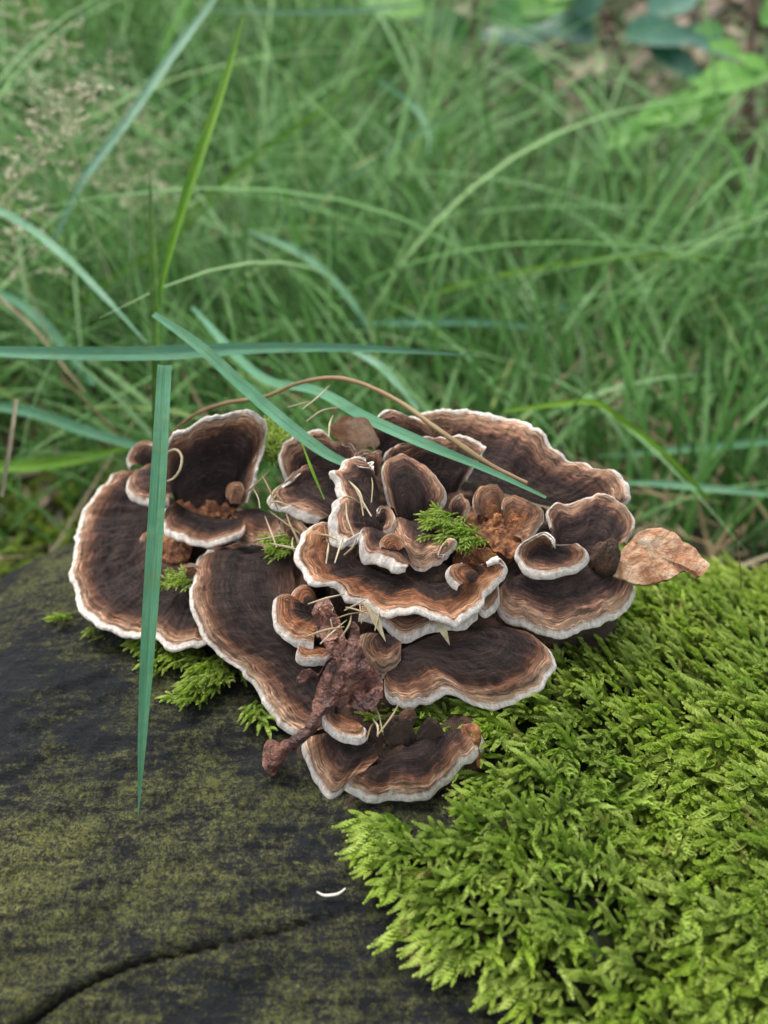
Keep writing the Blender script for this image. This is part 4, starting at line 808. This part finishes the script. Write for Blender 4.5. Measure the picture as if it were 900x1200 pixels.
panicle('blurred pale seed head behind the bright green blade', [(190,360,.60),(185,280,.60),(180,210,.60),(170,120,.60)], 5, .035, 24)
panicle('seed head at the very top left leaning outwards', [(60,260,.56),(45,150,.56),(30,60,.56),(20,-20,.56)], 6, .035, 26)

# shrub leaves and stems at the top
def leaf_arrays(c, d, n, L, W, bend=.15):
    s_ = np.cross(d, n); s_ /= np.linalg.norm(s_); t = np.linspace(0, 1, 9); wd = W*np.sin(np.pi*t**.8)**.8/2+.0003; pts = []
    for i, tt in enumerate(t):
        for k in (-1, -.5, 0, .5, 1): pts.append(c+d*L*tt+s_*wd[i]*k+n*(abs(k)*wd[i]*.25-bend*L*tt*tt))
    return np.array(pts), grid_faces(9, 5)
def sapling(label, stem_pts, leaves, mat, rs=(.004, .002), name='sapling', cat='sapling'):
    P = [at(*p) for p in stem_pts]; g = P[0].copy(); g[2] = min(float(ground_z(g[0], g[1])), g[2]); P = [g]+P if np.linalg.norm(g-P[0]) > .01 else P
    root = empty(name, P[0]); L0 = P[0].copy(); tag(root, label, cat); tube('stem', [p-L0 for p in P], rs, MAT['core'], root, n=30, rnd=.0)
    for (px, py, dp, ang, L, W, rr) in leaves:
        c = at(px, py, dp); d = nrm(math.cos(ang)*np.array([1., 0, 0])+math.sin(ang)*upv+np.array([0, .1, 0])); V, F = leaf_arrays(np.zeros(3), d, nrm(-fw*.6+np.array([0, 0, .7])), L, W)
        o = mk('leaf', V, F, MAT[mat], root, V[:, :2]*3, {'rnd': np.full(len(V), rr)}); o.location = c-L0
sapling('thin dark sapling stem with small leaves at the top right corner', [(876,230,.70),(880,160,.70),(879,90,.705),(882,0,.71),(884,-60,.72)], [(866,66,.70,2.6,.03,.022,.9),(862,80,.69,3.4,.03,.022,1.),(892,30,.70,.6,.03,.022,.7),(850,40,.71,2.9,.03,.022,.5),(896,14,.71,.4,.03,.022,.8)], 'shrub', (.0032,.0032,.003))
sapling('bluish leaved shrub shoot at the top right of centre', [(770,150,0.92),(730,70,0.92),(700,0,0.92),(690,-60,0.92)], [(700,48,0.851,2.8,.08,.05,.3),(730,45,0.851,.1,.09,.055,.2),(690,25,0.836,1.8,.08,.05,.8),(760,20,0.874,.5,.07,.045,.6),(640,50,0.874,2.9,.08,.045,.2),(790,42,0.874,-.2,.08,.045,.4),(760,60,0.851,-.4,.07,.045,.1)], 'blueleaf', (.004,.003))
sapling('green leaved shrub shoot with broad leaves at the top centre', [(570,110,0.88),(555,40,0.88),(560,-40,0.88)], [(500,15,0.798,2.9,.07,.055,.9),(520,0,0.798,1.2,.08,.055,.6),(548,50,0.821,2.6,.07,.05,.3),(570,30,0.821,.3,.08,.055,.5),(610,20,0.821,.5,.07,.05,.8),(640,5,0.821,.9,.08,.055,1.),(470,10,0.821,2.6,.07,.05,.7),(590,60,0.836,-.6,.06,.045,.6)], 'shrub', (.004,.003))
fr_ = []
for k in range(17):
    px_ = 905-k*10.5; py_ = 82+k*4.8; L_ = .052*(1-.035*k)
    q_ = random.Random(k); fr_ += [(px_+q_.uniform(-4, 4), py_+q_.uniform(-5, 5), .66+q_.uniform(-.03, .03), q_.uniform(3.2, 4.1), L_*q_.uniform(.6, 1.1), .017, q_.uniform(.75, 1)), (px_-4, py_+q_.uniform(-5, 5), .67+q_.uniform(-.03, .03), q_.uniform(2.1, 3.), L_*q_.uniform(.4, .8), .016, q_.uniform(.7, 1))]
sapling('arching bright green frond of narrow leaflets entering from the right edge', [(960,60,.65),(900,84,.66),(840,112,.67),(780,138,.68),(738,158,.70)], fr_, 'shrub', (.0015,.001), 'fern_frond', 'plant')
sapling('dark rotten twig standing at the right edge below the frond', [(872,230,.8),(868,170,.8),(874,110,.8)], [], 'shrub', (.006,.004,.003), 'twig', 'twig')
